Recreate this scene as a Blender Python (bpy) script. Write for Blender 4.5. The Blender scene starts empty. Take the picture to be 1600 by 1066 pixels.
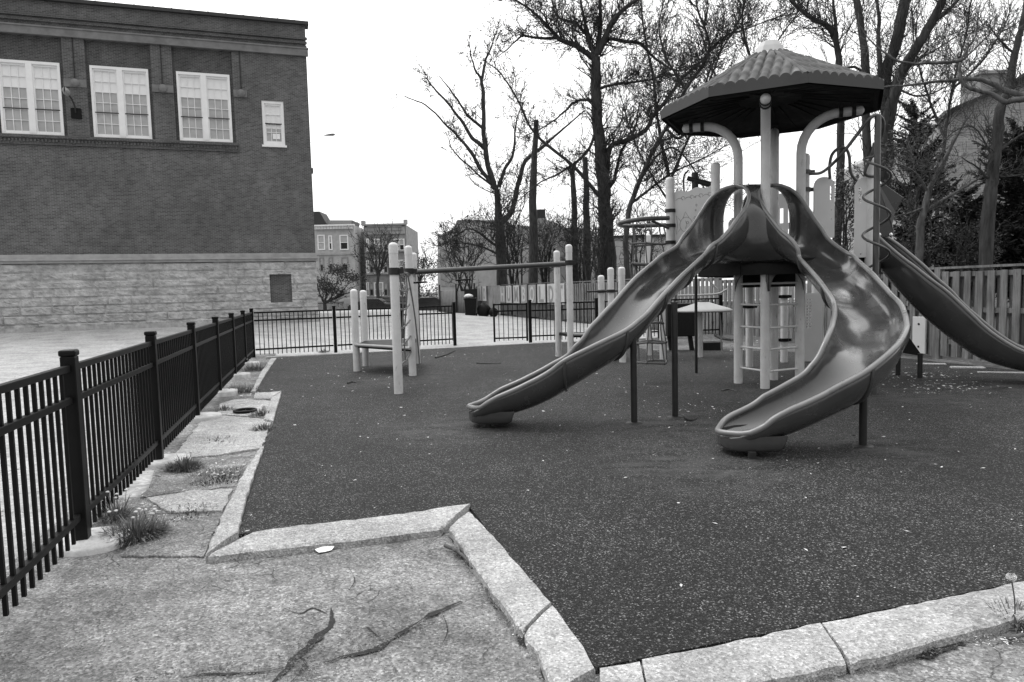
import bpy, math, random
from mathutils import Vector as V, Matrix
import numpy as np
SC = bpy.context.scene
COL = SC.collection
R = math.radians
rnd = random.Random(7)

# ---------------------------------------------------------------- camera
CH = 1.5; FP = 1067.0
PIT = math.atan(80/1067); ROL = math.atan(.0252)
fw = V((0, math.cos(PIT), -math.sin(PIT))); r0 = V((1, 0, 0)); u0 = V((0, math.sin(PIT), math.cos(PIT)))
rt = math.cos(ROL)*r0 - math.sin(ROL)*u0; up = math.sin(ROL)*r0 + math.cos(ROL)*u0
cd = bpy.data.cameras.new('camera'); cam = bpy.data.objects.new('camera', cd); COL.objects.link(cam)
cam.matrix_world = Matrix(((rt.x, up.x, -fw.x, 0), (rt.y, up.y, -fw.y, 0), (rt.z, up.z, -fw.z, CH), (0, 0, 0, 1)))
cd.sensor_width = 36; cd.lens = FP*36/1600; cd.clip_start = .05; cd.clip_end = 2000
SC.camera = cam

# ---------------------------------------------------------------- sky, sun, exposure
SUN_EL, SUN_AZ = 58, 300           # weak sun behind the cloud, high on the far left
w = bpy.data.worlds.new('World'); SC.world = w; w.use_nodes = True
nt = w.node_tree; bg = nt.nodes['Background']
sky = nt.nodes.new('ShaderNodeTexSky'); sky.sky_type = 'NISHITA'; sky.sun_disc = False
sky.sun_elevation = R(SUN_EL); sky.sun_rotation = R(SUN_AZ); sky.air_density = 1.0; sky.dust_density = 4.0
bw = nt.nodes.new('ShaderNodeRGBToBW')            # the photograph is monochrome
nt.links.new(sky.outputs['Color'], bw.inputs['Color'])
mx = nt.nodes.new('ShaderNodeMix'); mx.data_type = 'FLOAT'; mx.inputs['Factor'].default_value = .8
nt.links.new(bw.outputs['Val'], mx.inputs['A']); mx.inputs['B'].default_value = 10.6   # even cloud cover
tc = nt.nodes.new('ShaderNodeTexCoord'); sx = nt.nodes.new('ShaderNodeSeparateXYZ'); nt.links.new(tc.outputs['Generated'], sx.inputs[0])
gm = nt.nodes.new('ShaderNodeMath'); gm.operation = 'MULTIPLY_ADD'; gm.use_clamp = False           # overcast sky: the zenith is brighter than the horizon
nt.links.new(sx.outputs['Z'], gm.inputs[0]); gm.inputs[1].default_value = 1.35; gm.inputs[2].default_value = .86
gy = nt.nodes.new('ShaderNodeMath'); gy.operation = 'MULTIPLY_ADD'; nt.links.new(sx.outputs['Y'], gy.inputs[0]); gy.inputs[1].default_value = .34; gy.inputs[2].default_value = .8   # and the cloud is thinner over the far side of the yard
gp = nt.nodes.new('ShaderNodeMath'); gp.operation = 'MULTIPLY'; nt.links.new(gm.outputs[0], gp.inputs[0]); nt.links.new(gy.outputs[0], gp.inputs[1])
gm2 = nt.nodes.new('ShaderNodeMath'); gm2.operation = 'MAXIMUM'; nt.links.new(gp.outputs[0], gm2.inputs[0]); gm2.inputs[1].default_value = .3
gm3 = nt.nodes.new('ShaderNodeMath'); gm3.operation = 'MULTIPLY'; nt.links.new(mx.outputs['Result'], gm3.inputs[0]); nt.links.new(gm2.outputs[0], gm3.inputs[1])
nt.links.new(gm3.outputs[0], bg.inputs['Color']); bg.inputs['Strength'].default_value = .1
sl = bpy.data.lights.new('sun', 'SUN'); sl.energy = .7; sl.angle = R(20); sl.color = (1, 1, 1)
so = bpy.data.objects.new('sun', sl); COL.objects.link(so)
saz = R(SUN_AZ); sel = R(SUN_EL)
sdir = V((math.sin(saz)*math.cos(sel), math.cos(saz)*math.cos(sel), math.sin(sel)))
so.rotation_euler = (-sdir).to_track_quat('-Z', 'Y').to_euler()
SC.view_settings.view_transform = 'Standard'; SC.view_settings.look = 'None'
SC.view_settings.exposure = .44; SC.view_settings.gamma = 1

# ---------------------------------------------------------------- survey helpers: from a sighted point to its place in the yard
def ray(x, y): return fw + rt*((x-800)/FP) + up*((533-y)/FP)
CP = V((0, 0, CH))
def G(x, y, z=0.0):
    d = ray(x, y); return CP + d*((z-CH)/d.z)
def Y(x, y, D):
    d = ray(x, y); return CP + d*(D/d.y)
def plane(x, y, p0, n):
    d = ray(x, y); return CP + d*((p0-CP).dot(n)/d.dot(n))

# ---------------------------------------------------------------- materials
def newmat(name):
    m = bpy.data.materials.new(name); m.use_nodes = True
    return m, m.node_tree, m.node_tree.nodes['Principled BSDF']
def g(v): return (v, v, v, 1)
class N:
    def __init__(s, nt): s.t = nt
    def new(s, k, **kw):
        n = s.t.nodes.new(k)
        for a, b in kw.items(): setattr(n, a, b)
        return n
    def ln(s, a, b): s.t.links.new(a, b)
    def coord(s, scale=(1, 1, 1), rot=0, kind='Object'):
        c = s.new('ShaderNodeTexCoord'); m = s.new('ShaderNodeMapping')
        m.inputs['Scale'].default_value = scale; m.inputs['Rotation'].default_value = (0, 0, rot)
        s.ln(c.outputs[kind], m.inputs['Vector']); return m.outputs['Vector']
    def noise(s, vec, scale, detail=4, rough=.55):
        n = s.new('ShaderNodeTexNoise'); n.inputs['Scale'].default_value = scale
        n.inputs['Detail'].default_value = detail; n.inputs['Roughness'].default_value = rough
        s.ln(vec, n.inputs['Vector']); return n.outputs['Fac']
    def ramp(s, fac, stops):
        r = s.new('ShaderNodeValToRGB'); e = r.color_ramp.elements
        while len(e) < len(stops): e.new(.5)
        for i, (p, v) in enumerate(stops): e[i].position = p; e[i].color = g(v)
        s.ln(fac, r.inputs['Fac']); return r.outputs['Color']
    def mix(s, a, b, fac, mode='MIX'):
        m = s.new('ShaderNodeMix', data_type='RGBA', blend_type=mode)
        for sock, v in ((m.inputs[6], a), (m.inputs[7], b), (m.inputs[0], fac)):
            if hasattr(v, 'is_linked'): s.ln(v, sock)
            else: sock.default_value = v if not isinstance(v, (int, float)) or sock == m.inputs[0] else g(v)
        return m.outputs[2]
    def bump(s, h, b, strength=.5, dist=.01):
        n = s.new('ShaderNodeBump'); n.inputs['Strength'].default_value = strength; n.inputs['Distance'].default_value = dist
        s.ln(h, n.inputs['Height']); s.ln(n.outputs['Normal'], b.inputs['Normal']); return n
def plain(name, v, rough=.6, var=.25, scale=6, spec=.5, bump=0, bscale=80, metal=0, stretch=(1, 1, 1)):
    m, t, b = newmat(name); n = N(t); vec = n.coord(stretch)
    f = n.noise(vec, scale, 6)
    n.ln(n.ramp(f, [(.25, v*(1-var)), (.75, v*(1+var))]), b.inputs['Base Color'])
    b.inputs['Roughness'].default_value = rough; b.inputs['Specular IOR Level'].default_value = spec; b.inputs['Metallic'].default_value = metal
    if bump: n.bump(n.noise(vec, bscale, 4), b, bump, .01)
    return m
M = {}
M['black_metal'] = plain('black_metal', .006, .42, .3, 9, spec=.16)
M['dark_metal'] = plain('dark_metal', .022, .45, .3, 12, spec=.3)
M['grey_tube'] = plain('grey_tube', .065, .3, .25, 9)
M['rope'] = plain('rope', .11, .8, .3, 40)
M['white_paint'] = plain('white_paint', .8, .5, .06, 3)
M['blind'] = plain('blind', .82, .6, .02, 3)
M['trim_stone'] = plain('trim_stone', .33, .85, .25, 3, bump=.3)
M['band_stone'] = plain('band_stone', .17, .85, .3, 3, bump=.3)
M['cap_plastic'] = plain('cap_plastic', .4, .5, .1, 3)
M['coping'] = plain('coping', .03, .6, .3, 3)
M['bark'] = plain('bark', .055, .95, .6, 7, spec=.15, bump=1, bscale=26, stretch=(2.4, 2.4, .45))
M['pale_bark'] = plain('pale_bark', .1, .95, .6, 7, spec=.2, bump=.8, bscale=30, stretch=(2, 2, .5))
M['twig'] = plain('twig', .06, .95, .3, 5, spec=.1)
M['leaf'] = plain('leaf', .065, .8, .5, 9)
M['needle'] = plain('needle', .019, .8, .6, 3)
M['weed'] = plain('weed', .11, .7, .65, 30)
M['petal'] = plain('petal', .6, .7, .2, 20)
M['footing'] = plain('footing', .5, .9, .25, 14, bump=.5, bscale=60)
M['panel'] = plain('panel', .6, .45, .06, 3)
M['engraving'] = plain('engraving', .2, .7, .1, 3)
M['dark_rubber'] = plain('dark_rubber', .01, .6, .4, 20, spec=.2)
M['paper'] = plain('paper', .8, .6, .1, 20)
M['car_dark'] = plain('car_dark', .02, .15, .1, 2)
M['car_pale'] = plain('car_pale', .3, .2, .1, 2)
M['chrome'] = plain('chrome', .6, .25, .1, 2, metal=1)
M['tyre'] = plain('tyre', .012, .8, .2, 5)
M['soil'] = plain('soil', .022, .95, .7, 30, bump=1, bscale=60)
M['litter'] = plain('litter', .55, .8, .4, 40)
M['stone_chip'] = plain('stone_chip', .14, .9, .7, 8, bump=.6)
M['shade_glass'] = plain('shade_glass', .42, .12, .15, 3)
M['dark_glass'] = plain('dark_glass', .03, .05, .3, 3)
M['mansard'] = plain('mansard', .025, .7, .3, 10)
M['hazed_pale_brick'] = plain('hazed_pale_brick', .42, .9, .2, 2, bump=.4, bscale=12)  # pale brick, lightened further: the haze of distance is in the colour
M['hazed_grey_brick'] = plain('hazed_grey_brick', .25, .9, .25, 2, bump=.4, bscale=12)  # base tone raised too, with washed-out distance haze painted in
M['lamp_grey'] = plain('lamp_grey', .3, .5, .1, 3)
M['letter_light'] = plain('letter_light', .55, .8, .12, 12)
M['letter_grey'] = plain('letter_grey', .25, .8, .15, 12)

def paint_mat():
    # sun-bleached post paint with scuffs worn into it at hand and foot height
    m, t, b = newmat('post_paint'); n = N(t); vec = n.coord((1, 1, 1))
    f = n.noise(vec, 5, 8, .65); f2 = n.noise(n.coord((9, 9, 2.2)), 2.2, 6, .7)
    c = n.ramp(f, [(.3, .54), (.7, .67)])
    n.ln(n.mix(c, .27, n.ramp(f2, [(.6, 0), (.72, 1)])), b.inputs['Base Color'])
    b.inputs['Roughness'].default_value = .38
    n.bump(f2, b, .08, .005)
    return m
M['post_paint'] = paint_mat()
def plastic(name, v, rough=.2, spec=.5):
    m, t, b = newmat(name); n = N(t); vec = n.coord()
    f = n.noise(vec, 3.2, 7, .62); f2 = n.noise(vec, 26, 5, .6)
    c = n.ramp(f, [(.3, v*.85), (.7, v*1.16)])
    n.ln(n.mix(c, v*1.8, n.ramp(f2, [(.64, 0), (.76, .3)])), b.inputs['Base Color'])
    n.ln(n.ramp(f, [(.3, rough*.75), (.7, rough*1.7)]), b.inputs['Roughness'])
    b.inputs['Specular IOR Level'].default_value = spec; b.inputs['Coat Weight'].default_value = .75 if rough < .2 else (.2 if rough < .4 else 0); b.inputs['Coat Roughness'].default_value = .13
    n.bump(n.noise(vec, 4, 1), b, .03, .02)
    return m
M['slide_plastic'] = plastic('slide_plastic', .05, .19)
M['slide_rim'] = plastic('slide_rim', .17, .26)
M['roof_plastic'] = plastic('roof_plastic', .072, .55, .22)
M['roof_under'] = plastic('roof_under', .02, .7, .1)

def brick_mat(name, ang, c1, c2, mort, bw=.215, rh=.0677, ms=.011, var=.35, bump=.4):
    m, t, b = newmat(name); n = N(t); vec = n.coord(rot=-ang)
    sx = n.new('ShaderNodeSeparateXYZ'); n.ln(vec, sx.inputs[0]); cx = n.new('ShaderNodeCombineXYZ')
    ad = n.new('ShaderNodeMath', operation='ADD'); n.ln(sx.outputs['X'], ad.inputs[0]); n.ln(sx.outputs['Y'], ad.inputs[1])
    n.ln(ad.outputs[0], cx.inputs['X']); n.ln(sx.outputs['Z'], cx.inputs['Y'])
    k = n.new('ShaderNodeTexBrick'); k.inputs['Scale'].default_value = 1; k.inputs['Brick Width'].default_value = bw
    k.inputs['Row Height'].default_value = rh; k.inputs['Mortar Size'].default_value = ms
    k.inputs['Color1'].default_value = g(c1); k.inputs['Color2'].default_value = g(c2); k.inputs['Mortar'].default_value = g(mort)
    k.inputs['Mortar Smooth'].default_value = .2; k.inputs['Bias'].default_value = 0
    n.ln(cx.outputs[0], k.inputs['Vector'])
    f = n.noise(vec, .35, 6, .6); f2 = n.noise(vec, 2.2, 6, .65)
    s1 = n.ramp(f, [(.3, 1-var), (.7, 1+var*.6)]); s2 = n.ramp(f2, [(.3, .75), (.7, 1.2)])
    c = n.mix(k.outputs['Color'], s1, 1.0, 'MULTIPLY'); c = n.mix(c, s2, 1.0, 'MULTIPLY')
    n.ln(c, b.inputs['Base Color']); b.inputs['Roughness'].default_value = .9
    iv = n.new('ShaderNodeMath', operation='SUBTRACT'); iv.inputs[0].default_value = 1; n.ln(k.outputs['Fac'], iv.inputs[1])
    n.bump(iv.outputs[0], b, bump, .01)
    return m

def rubber_mat():
    m, t, b = newmat('rubber_crumb'); n = N(t); vec = n.coord()
    v = n.new('ShaderNodeTexVoronoi'); v.inputs['Scale'].default_value = 140; n.ln(vec, v.inputs['Vector'])
    sp = n.new('ShaderNodeSeparateColor'); n.ln(v.outputs['Color'], sp.inputs[0])
    c = n.ramp(sp.outputs[0], [(0, .002), (.5, .006), (.75, .02), (.92, .065), (1, .22)])
    f = n.noise(vec, .7, 7, .6); f2 = n.noise(vec, 5, 5, .6)
    c = n.mix(c, n.ramp(f, [(.3, .62), (.72, 1.5)]), 1.0, 'MULTIPLY')
    c = n.mix(c, n.ramp(f2, [(.3, .75), (.7, 1.3)]), 1.0, 'MULTIPLY')
    # scuffed, dust-greyed patches where children land and run
    acc = None
    for (wx, wy, wr) in ((-.75, 7.2, 1.0), (1.5, 5.5, 1.1), (1.6, 7.2, 1.2), (3.2, 6.0, .9), (6.5, 9.2, 1.6), (3.6, 8.6, 1.1), (-1.9, 11.4, 1.3), (5.2, 8.6, 1.3)):
        dn = n.new('ShaderNodeVectorMath', operation='DISTANCE'); n.ln(vec, dn.inputs[0]); dn.inputs[1].default_value = (wx, wy, .035)
        mr = n.new('ShaderNodeMapRange'); n.ln(dn.outputs['Value'], mr.inputs['Value']); mr.inputs['From Min'].default_value = wr; mr.inputs['From Max'].default_value = wr*.25
        if acc is None: acc = mr.outputs['Result']
        else:
            ma = n.new('ShaderNodeMath', operation='MAXIMUM'); n.ln(acc, ma.inputs[0]); n.ln(mr.outputs['Result'], ma.inputs[1]); acc = ma.outputs[0]
    f5 = n.ramp(n.noise(n.coord((1, 2.2, 1)), 2.6, 7, .68), [(.42, 0), (.66, .8)])
    mk_ = n.new('ShaderNodeMath', operation='MULTIPLY'); n.ln(acc, mk_.inputs[0]); n.ln(f5, mk_.inputs[1])
    c = n.mix(c, .075, mk_.outputs[0])
    n.ln(c, b.inputs['Base Color']); b.inputs['Roughness'].default_value = .75; b.inputs['Specular IOR Level'].default_value = .3
    n.bump(v.outputs['Distance'], b, .9, .006)
    return m
M['rubber'] = rubber_mat()
def pave_mat(name, lo, hi, grit=90, crack=1.0, gritty=.5, blot=.25):
    m, t, b = newmat(name); n = N(t); vec = n.coord()
    f = n.noise(vec, 1.1, 9, .62); f2 = n.noise(vec, 9, 6, .65); f3 = n.noise(n.coord((1, 1, 1), .5), 34, 4, .7)
    c = n.ramp(f, [(.34, lo), (.47, lo*.6+hi*.4), (.5, lo*.35+hi*.65), (.66, hi)])
    st = n.noise(n.coord((1, 3.2, 1), .9), 1.3, 7, .68)
    c = n.mix(c, n.ramp(st, [(.36, .72), (.5, 1), (.63, 1.28)]), blot, 'MULTIPLY')
    c = n.mix(c, n.ramp(f2, [(.3, .72), (.7, 1.22)]), min(1, blot+.3), 'MULTIPLY')
    c = n.mix(c, n.ramp(f3, [(.3, .6), (.52, 1.0), (.72, 1.3)]), gritty, 'MULTIPLY')
    v = n.new('ShaderNodeTexVoronoi'); v.inputs['Scale'].default_value = grit; n.ln(vec, v.inputs['Vector'])
    sp = n.new('ShaderNodeSeparateColor'); n.ln(v.outputs['Color'], sp.inputs[0])
    c = n.mix(c, n.ramp(sp.outputs[0], [(0, .45), (.45, .95), (.8, 1.1), (1, 1.75)]), gritty, 'MULTIPLY')
    # hairline crazing: edges of warped cells, kept only in patches
    wv = n.new('ShaderNodeVectorMath', operation='ADD'); n.ln(vec, wv.inputs[0])
    nz = n.new('ShaderNodeTexNoise'); nz.inputs['Scale'].default_value = 3; nz.inputs['Detail'].default_value = 6; n.ln(vec, nz.inputs['Vector'])
    sc = n.new('ShaderNodeVectorMath', operation='SCALE'); sc.inputs['Scale'].default_value = .35; n.ln(nz.outputs['Color'], sc.inputs[0]); n.ln(sc.outputs[0], wv.inputs[1])
    e = n.new('ShaderNodeTexVoronoi', feature='DISTANCE_TO_EDGE'); e.inputs['Scale'].default_value = 3.4; n.ln(wv.outputs[0], e.inputs['Vector'])
    line = n.ramp(e.outputs['Distance'], [(.0, 1), (.018, 0)])
    patch = n.ramp(n.noise(vec, 1.7, 5, .6), [(.5, 0), (.6, crack)])
    mm = n.mix(line, patch, 1.0, 'MULTIPLY')
    c = n.mix(c, .03, mm)
    n.ln(c, b.inputs['Base Color']); b.inputs['Roughness'].default_value = .9
    hb = n.mix(f3, v.outputs['Distance'], .5); hb = n.mix(hb, 0, mm)
    n.bump(hb, b, .7, .012)
    return m
M['asphalt'] = pave_mat('worn_asphalt', .13, .25, 105, 1.0, 1, .8)
M['slab'] = pave_mat('old_concrete', .29, .4, 90, .5, .7, .4)
M['kerb'] = pave_mat('kerb_concrete', .31, .41, 110, .4, .7, .4)
M['lot'] = pave_mat('pale_pavement', .3, .42, 30, 1, .4, .35)
M['verge'] = pave_mat('verge_gravel', .07, .26, 60, 0, 1)
M['mulch'] = pave_mat('leaf_mulch', .05, .16, 28, 0, 1)
def wood_mat(name, lo, hi):
    m, t, b = newmat(name); n = N(t)
    f = n.noise(n.coord((14, 14, .9)), 2.2, 8, .65); f2 = n.noise(n.coord(), 1.5, 5, .6); f3 = n.noise(n.coord((3, 3, 1.2)), 3, 5, .6)
    c = n.ramp(f, [(.28, lo), (.72, hi)]); c = n.mix(c, n.ramp(f2, [(.3, .6), (.7, 1.3)]), 1.0, 'MULTIPLY')
    c = n.mix(c, .05, n.ramp(f3, [(.62, 0), (.75, .7)]))
    n.ln(c, b.inputs['Base Color']); b.inputs['Roughness'].default_value = .85; n.bump(f, b, .5, .006)
    return m
M['wood'] = wood_mat('weathered_wood', .08, .27)
M['wood_dark'] = wood_mat('dark_wood', .06, .14)
M['plywood'] = wood_mat('plywood', .2, .3)
M['tin'] = plain('tin', .09, .5, .3, 2)

# ---------------------------------------------------------------- mesh helpers
ORG = {}
class MB:
    def __init__(s): s.v = []; s.f = []; s.sm = []
    def add(s, vs, fs, smooth=False):
        o = len(s.v); s.v += [tuple(p) for p in vs]
        for q in fs: s.f.append([i+o for i in q]); s.sm.append(smooth)
    def box(s, c, sz, rz=0, rx=None):
        x, y, z = sz[0]/2, sz[1]/2, sz[2]/2; m = Matrix.Rotation(rz, 3, 'Z')
        if rx is not None: m = rx
        vs = [V(c)+m @ V((a*x, b*y, d*z)) for a in (-1, 1) for b in (-1, 1) for d in (-1, 1)]
        s.add(vs, [(0, 1, 3, 2), (4, 6, 7, 5), (0, 4, 5, 1), (2, 3, 7, 6), (0, 2, 6, 4), (1, 5, 7, 3)])
    def bar(s, a, b, wd, ht, upv=(0, 0, 1)):
        a, b = V(a), V(b); d = (b-a).normalized(); u = V(upv); x = d.cross(u)
        if x.length < 1e-4: x = d.cross(V((1, 0, 0)))
        x.normalize(); u = x.cross(d).normalized()
        m = Matrix((x, d, u)).transposed()
        s.box((a+b)/2, (wd, (b-a).length, ht), rx=m)
    def tube(s, pts, r, n=10, cap=True, closed=False):
        pts = [V(p) for p in pts]; k = len(pts); rs = r if isinstance(r, (list, tuple)) else [r]*k
        vs = []; pu = None
        for i, p in enumerate(pts):
            if closed: d = pts[(i+1) % k]-pts[i-1]
            else: d = pts[min(i+1, k-1)]-pts[max(i-1, 0)]
            if d.length < 1e-9: d = V((0, 0, 1))
            d.normalize()
            if pu is None:
                pu = d.cross(V((0, 0, 1)) if abs(d.z) < .9 else V((1, 0, 0))).normalized()
            pu = (pu - d*pu.dot(d))
            if pu.length < 1e-6: pu = d.orthogonal()
            pu.normalize(); q = d.cross(pu)
            for j in range(n):
                t = 2*math.pi*j/n; vs.append(p+(pu*math.cos(t)+q*math.sin(t))*rs[i])
        fs = []
        for i in range(k if closed else k-1):
            for j in range(n):
                a = i*n+j; b = i*n+(j+1) % n; c = ((i+1) % k)*n+(j+1) % n; d = ((i+1) % k)*n+j
                fs.append((a, b, c, d))
        s.add(vs, fs, True)
        if cap and not closed:
            s.add([vs[j] for j in range(n)], [tuple(range(n))[::-1]])
            s.add([vs[(k-1)*n+j] for j in range(n)], [tuple(range(n))])
    def lathe(s, c, prof, n=20, smooth=True):
        c = V(c); vs = []; fs = []
        for (r, z) in prof:
            for j in range(n):
                t = 2*math.pi*j/n; vs.append(c+V((r*math.cos(t), r*math.sin(t), z)))
        for i in range(len(prof)-1):
            for j in range(n): fs.append((i*n+j, i*n+(j+1) % n, (i+1)*n+(j+1) % n, (i+1)*n+j))
        s.add(vs, fs, smooth)
    def grid(s, rows, smooth=True, closed=False):
        n = len(rows[0]); vs = [p for r_ in rows for p in r_]; fs = []
        for i in range(len(rows)-1):
            for j in range(n if closed else n-1):
                fs.append((i*n+j, i*n+(j+1) % n, (i+1)*n+(j+1) % n, (i+1)*n+j))
        s.add(vs, fs, smooth)
    def prism(s, poly, ext):            # polygon of 3-D points pushed along ext
        n = len(poly); e = V(ext); a = [V(p) for p in poly]; b = [p+e for p in a]
        s.add(a+b, [tuple(range(n))[::-1], tuple(range(n, 2*n))]+[(i, (i+1) % n, n+(i+1) % n, n+i) for i in range(n)])
    def build(s, name, mat, parent=None, bevel=0, solid=0, subd=0, smooth=None):
        o = ORG.get(parent.name, V((0, 0, 0))) if parent else V((0, 0, 0))
        me = bpy.data.meshes.new(name); me.from_pydata([(a-o.x, b-o.y, c-o.z) for a, b, c in s.v], [], s.f); me.update()
        me.polygons.foreach_set('use_smooth', s.sm if smooth is None else [smooth]*len(s.f))
        me.materials.append(M[mat] if isinstance(mat, str) else mat)
        ob = bpy.data.objects.new(name, me); COL.objects.link(ob)
        if parent: ob.parent = parent
        ORG[ob.name] = o
        if solid:
            m = ob.modifiers.new('solid', 'SOLIDIFY'); m.thickness = solid; m.offset = -1
        if bevel:
            m = ob.modifiers.new('bevel', 'BEVEL'); m.width = bevel; m.segments = 2; m.limit_method = 'ANGLE'
        if subd:
            m = ob.modifiers.new('sub', 'SUBSURF'); m.levels = subd; m.render_levels = subd
        return ob
def tag(o, label=None, cat=None, group=None, kind=None):
    if label: o['label'] = label
    if cat: o['category'] = cat
    if group: o['group'] = group
    if kind: o['kind'] = kind
    return o
def thing(name, loc, label, cat, group=None):
    o = bpy.data.objects.new(name, None); o.empty_display_size = .2; COL.objects.link(o); o.location = loc
    ORG[o.name] = V(loc); return tag(o, label, cat, group)
def single(mb, name, mat, label, cat, group=None, **kw): return tag(mb.build(name, mat, **kw), label, cat, group)
def struct(mb, name, mat, **kw): return tag(mb.build(name, mat, **kw), kind='structure')
def cr(pts, k=6):                       # Catmull-Rom through points
    pts = [V(p) for p in pts]; q = [pts[0]*2-pts[1]]+pts+[pts[-1]*2-pts[-2]]; out = []
    for i in range(1, len(q)-2):
        a, b, c, d = q[i-1:i+3]
        for j in range(k):
            t = j/k; out.append(.5*((2*b)+(c-a)*t+(2*a-5*b+4*c-d)*t*t+(3*b-a-3*c+d)*t**3))
    out.append(pts[-1]); return out
def capprof(r, z0, z1, dome=True):
    return [(r, z0), (r, z1-r*.75), (r*.97, z1-r*.55), (r*.85, z1-r*.28), (r*.6, z1-r*.1), (r*.3, z1-.01*r), (0.001, z1)]
# ================================================================ GROUND
def poly_sheet(mb, pts, z=None, thick=None):
    n = len(pts); mb.add(pts, [tuple(range(n))])
    if thick: mb.add(pts+[V(p)-V((0, 0, thick)) for p in pts], [(i, n+i, n+(i+1) % n, (i+1) % n) for i in range(n)])
SCHC = Y(498, 504, 29.6)                       # near bottom corner of the school wall
SD = V((-3.0, -1, 0)).normalized()             # along the wall, towards the left
SN = V((1, -3.0, 0)).normalized()              # out of the wall, towards the yard
def lot_z(x, y):
    d = (V((x, y, 0))-SCHC).dot(SN)
    return .36*max(0, min(1, 1-d/9)) if (V((x, y, 0))-SCHC).dot(SD) > -6 else .36*max(0, min(1, 1-d/9))*max(0, 1+((V((x, y, 0))-SCHC).dot(SD)+6)/4)
b = MB()
b.add([(-600, -60, -.42), (600, -60, -.42), (600, 1200, -.42), (-600, 1200, -.42)], [(0, 1, 2, 3)])
struct(b, 'ground', 'mulch')
# pale lot beyond the iron fences
lotx = lambda y: 2.5 if y < 19.3 else 6.0-(y-20.2)*.323
b = MB(); rows = []
for j in range(0, 60):
    y = -2+j*1.0; rows.append([V((x, y, lot_z(x, y)-.012 - (max(0, y-48)*.03))) for x in [-46+(min(lotx(y), 15)+46)*i/70 for i in range(71)]])
b.grid(rows); struct(b, 'parking_lot', 'lot')
b = MB(); b.add([(9.6, -2, -.06), (60, -2, -.06), (60, 56, -.06), (-5.5, 56, -.06), (6.2, 20.2, -.06), (9.3, 7.6, -.06)], [(0, 1, 2, 3, 4, 5)]); struct(b, 'garden_ground', 'soil')
# worn asphalt apron where the photographer stands
b = MB(); n1 = 90; rows = []
gr = random.Random(3)
for j in range(71):
    rows.append([V((-3.9+i*.1, -.5+j*.1, .012*math.sin(i*.31+j*.17)*math.cos(j*.23)*.6)) for i in range(110)])
b2 = MB()
cor = [V((-1.5, -.6, 0)), V((7, -.6, 0)), V((7, 3.6, 0)), V((.3, 5.2, 0)), V((-2.05, 5.2, 0)), V((-2.55, 4.1, 0))]
def inside(p, poly):
    c = False; n = len(poly)
    for i in range(n):
        a, d = poly[i], poly[i-1]
        if (a.y > p.y) != (d.y > p.y) and p.x < (d.x-a.x)*(p.y-a.y)/(d.y-a.y)+a.x: c = not c
    return c
rows = [[V((-2.75+i*.1+(-.292*(-.5+j*.1-4.1) if i == 0 else 0), -.5+j*.1, .004+.006*math.sin(i*.61+j*.27)*math.cos(j*.43+i*.2))) for i in range(105)] for j in range(57)]
for r_ in rows:
    for i, p in enumerate(r_):
        xl = -3.0-.292*(p.y-4.1); xr = 7.8
        t = i/104; p.x = xl+(xr-xl)*t
b.grid(rows); struct(b, 'asphalt_apron', 'asphalt')

# rubber play surface (slightly proud of the apron)
ZR = .035
fl = G(432, 559, ZR)
rub = [G(372, 835, ZR), G(412, 698, ZR), G(428, 660, ZR), G(440, 612, ZR), G(397, 615, ZR), fl,
       G(560, 552, ZR), G(705, 544, ZR), G(905, 533.5, ZR), V((2.6, 18.6, ZR)), V((3.2, 15.6, ZR)), V((5.2, 15.0, ZR)), V((7.1, 13.6, ZR)),
       V((7.75, 11.5, ZR)), V((8.9, 7.0, ZR)), V((9.5, 4.4, ZR)), G(1600, 908, ZR), G(930, 1043, ZR), G(733, 791, ZR), G(705, 795, ZR)]
b = MB(); poly_sheet(b, rub, thick=.05); struct(b, 'rubber_surface', 'rubber')
# concrete slabs and soil between kerb and fence
def slab(px, z, name, mat, th=.06, jag=.012, seed=1):
    r_ = random.Random(seed); pts = []
    P0 = [G(x, y, z) for x, y in px]
    for i, p in enumerate(P0):
        q = P0[(i+1) % len(P0)]; n = max(1, int((q-p).length/.07))
        for j in range(n):
            t = j/n; pts.append(p.lerp(q, t)+V((r_.uniform(-jag, jag), r_.uniform(-jag, jag), 0)))
    b = MB(); n = len(pts)
    c = sum(pts, V((0, 0, 0)))/n
    b.add(pts+[V(p)-V((0, 0, th)) for p in pts], [tuple(range(n))]+[(i, n+i, n+(i+1) % n, (i+1) % n) for i in range(n)])
    return struct(b, name, mat, bevel=.006)
b = MB(); poly_sheet(b, [G(205, 872, .006), G(322, 866, .006), G(420, 690, .006), G(436, 610, .006), G(395, 612, .006), G(432, 552, .006), G(396, 553, .006), G(250, 700, .006)])
struct(b, 'verge_soil', 'verge')
slab([(262, 800), (348, 797), (364, 764), (300, 766), (228, 778)], .022, 'old_slab', 'slab', seed=2)
slab([(190, 868), (318, 868), (343, 810), (262, 806), (215, 815)], .018, 'old_slab', 'asphalt', seed=3)
slab([(225, 775), (362, 761), (385, 715), (330, 708), (262, 720)], .014, 'old_slab', 'asphalt', jag=.03, seed=4)
slab([(268, 716), (335, 711), (409, 699), (423, 664), (420, 655), (335, 648), (312, 660)], .03, 'old_slab', 'slab', seed=5)
slab([(338, 647), (420, 653), (430, 628), (400, 622), (366, 624), (345, 630)], .024, 'old_slab', 'slab', seed=6)
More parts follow.
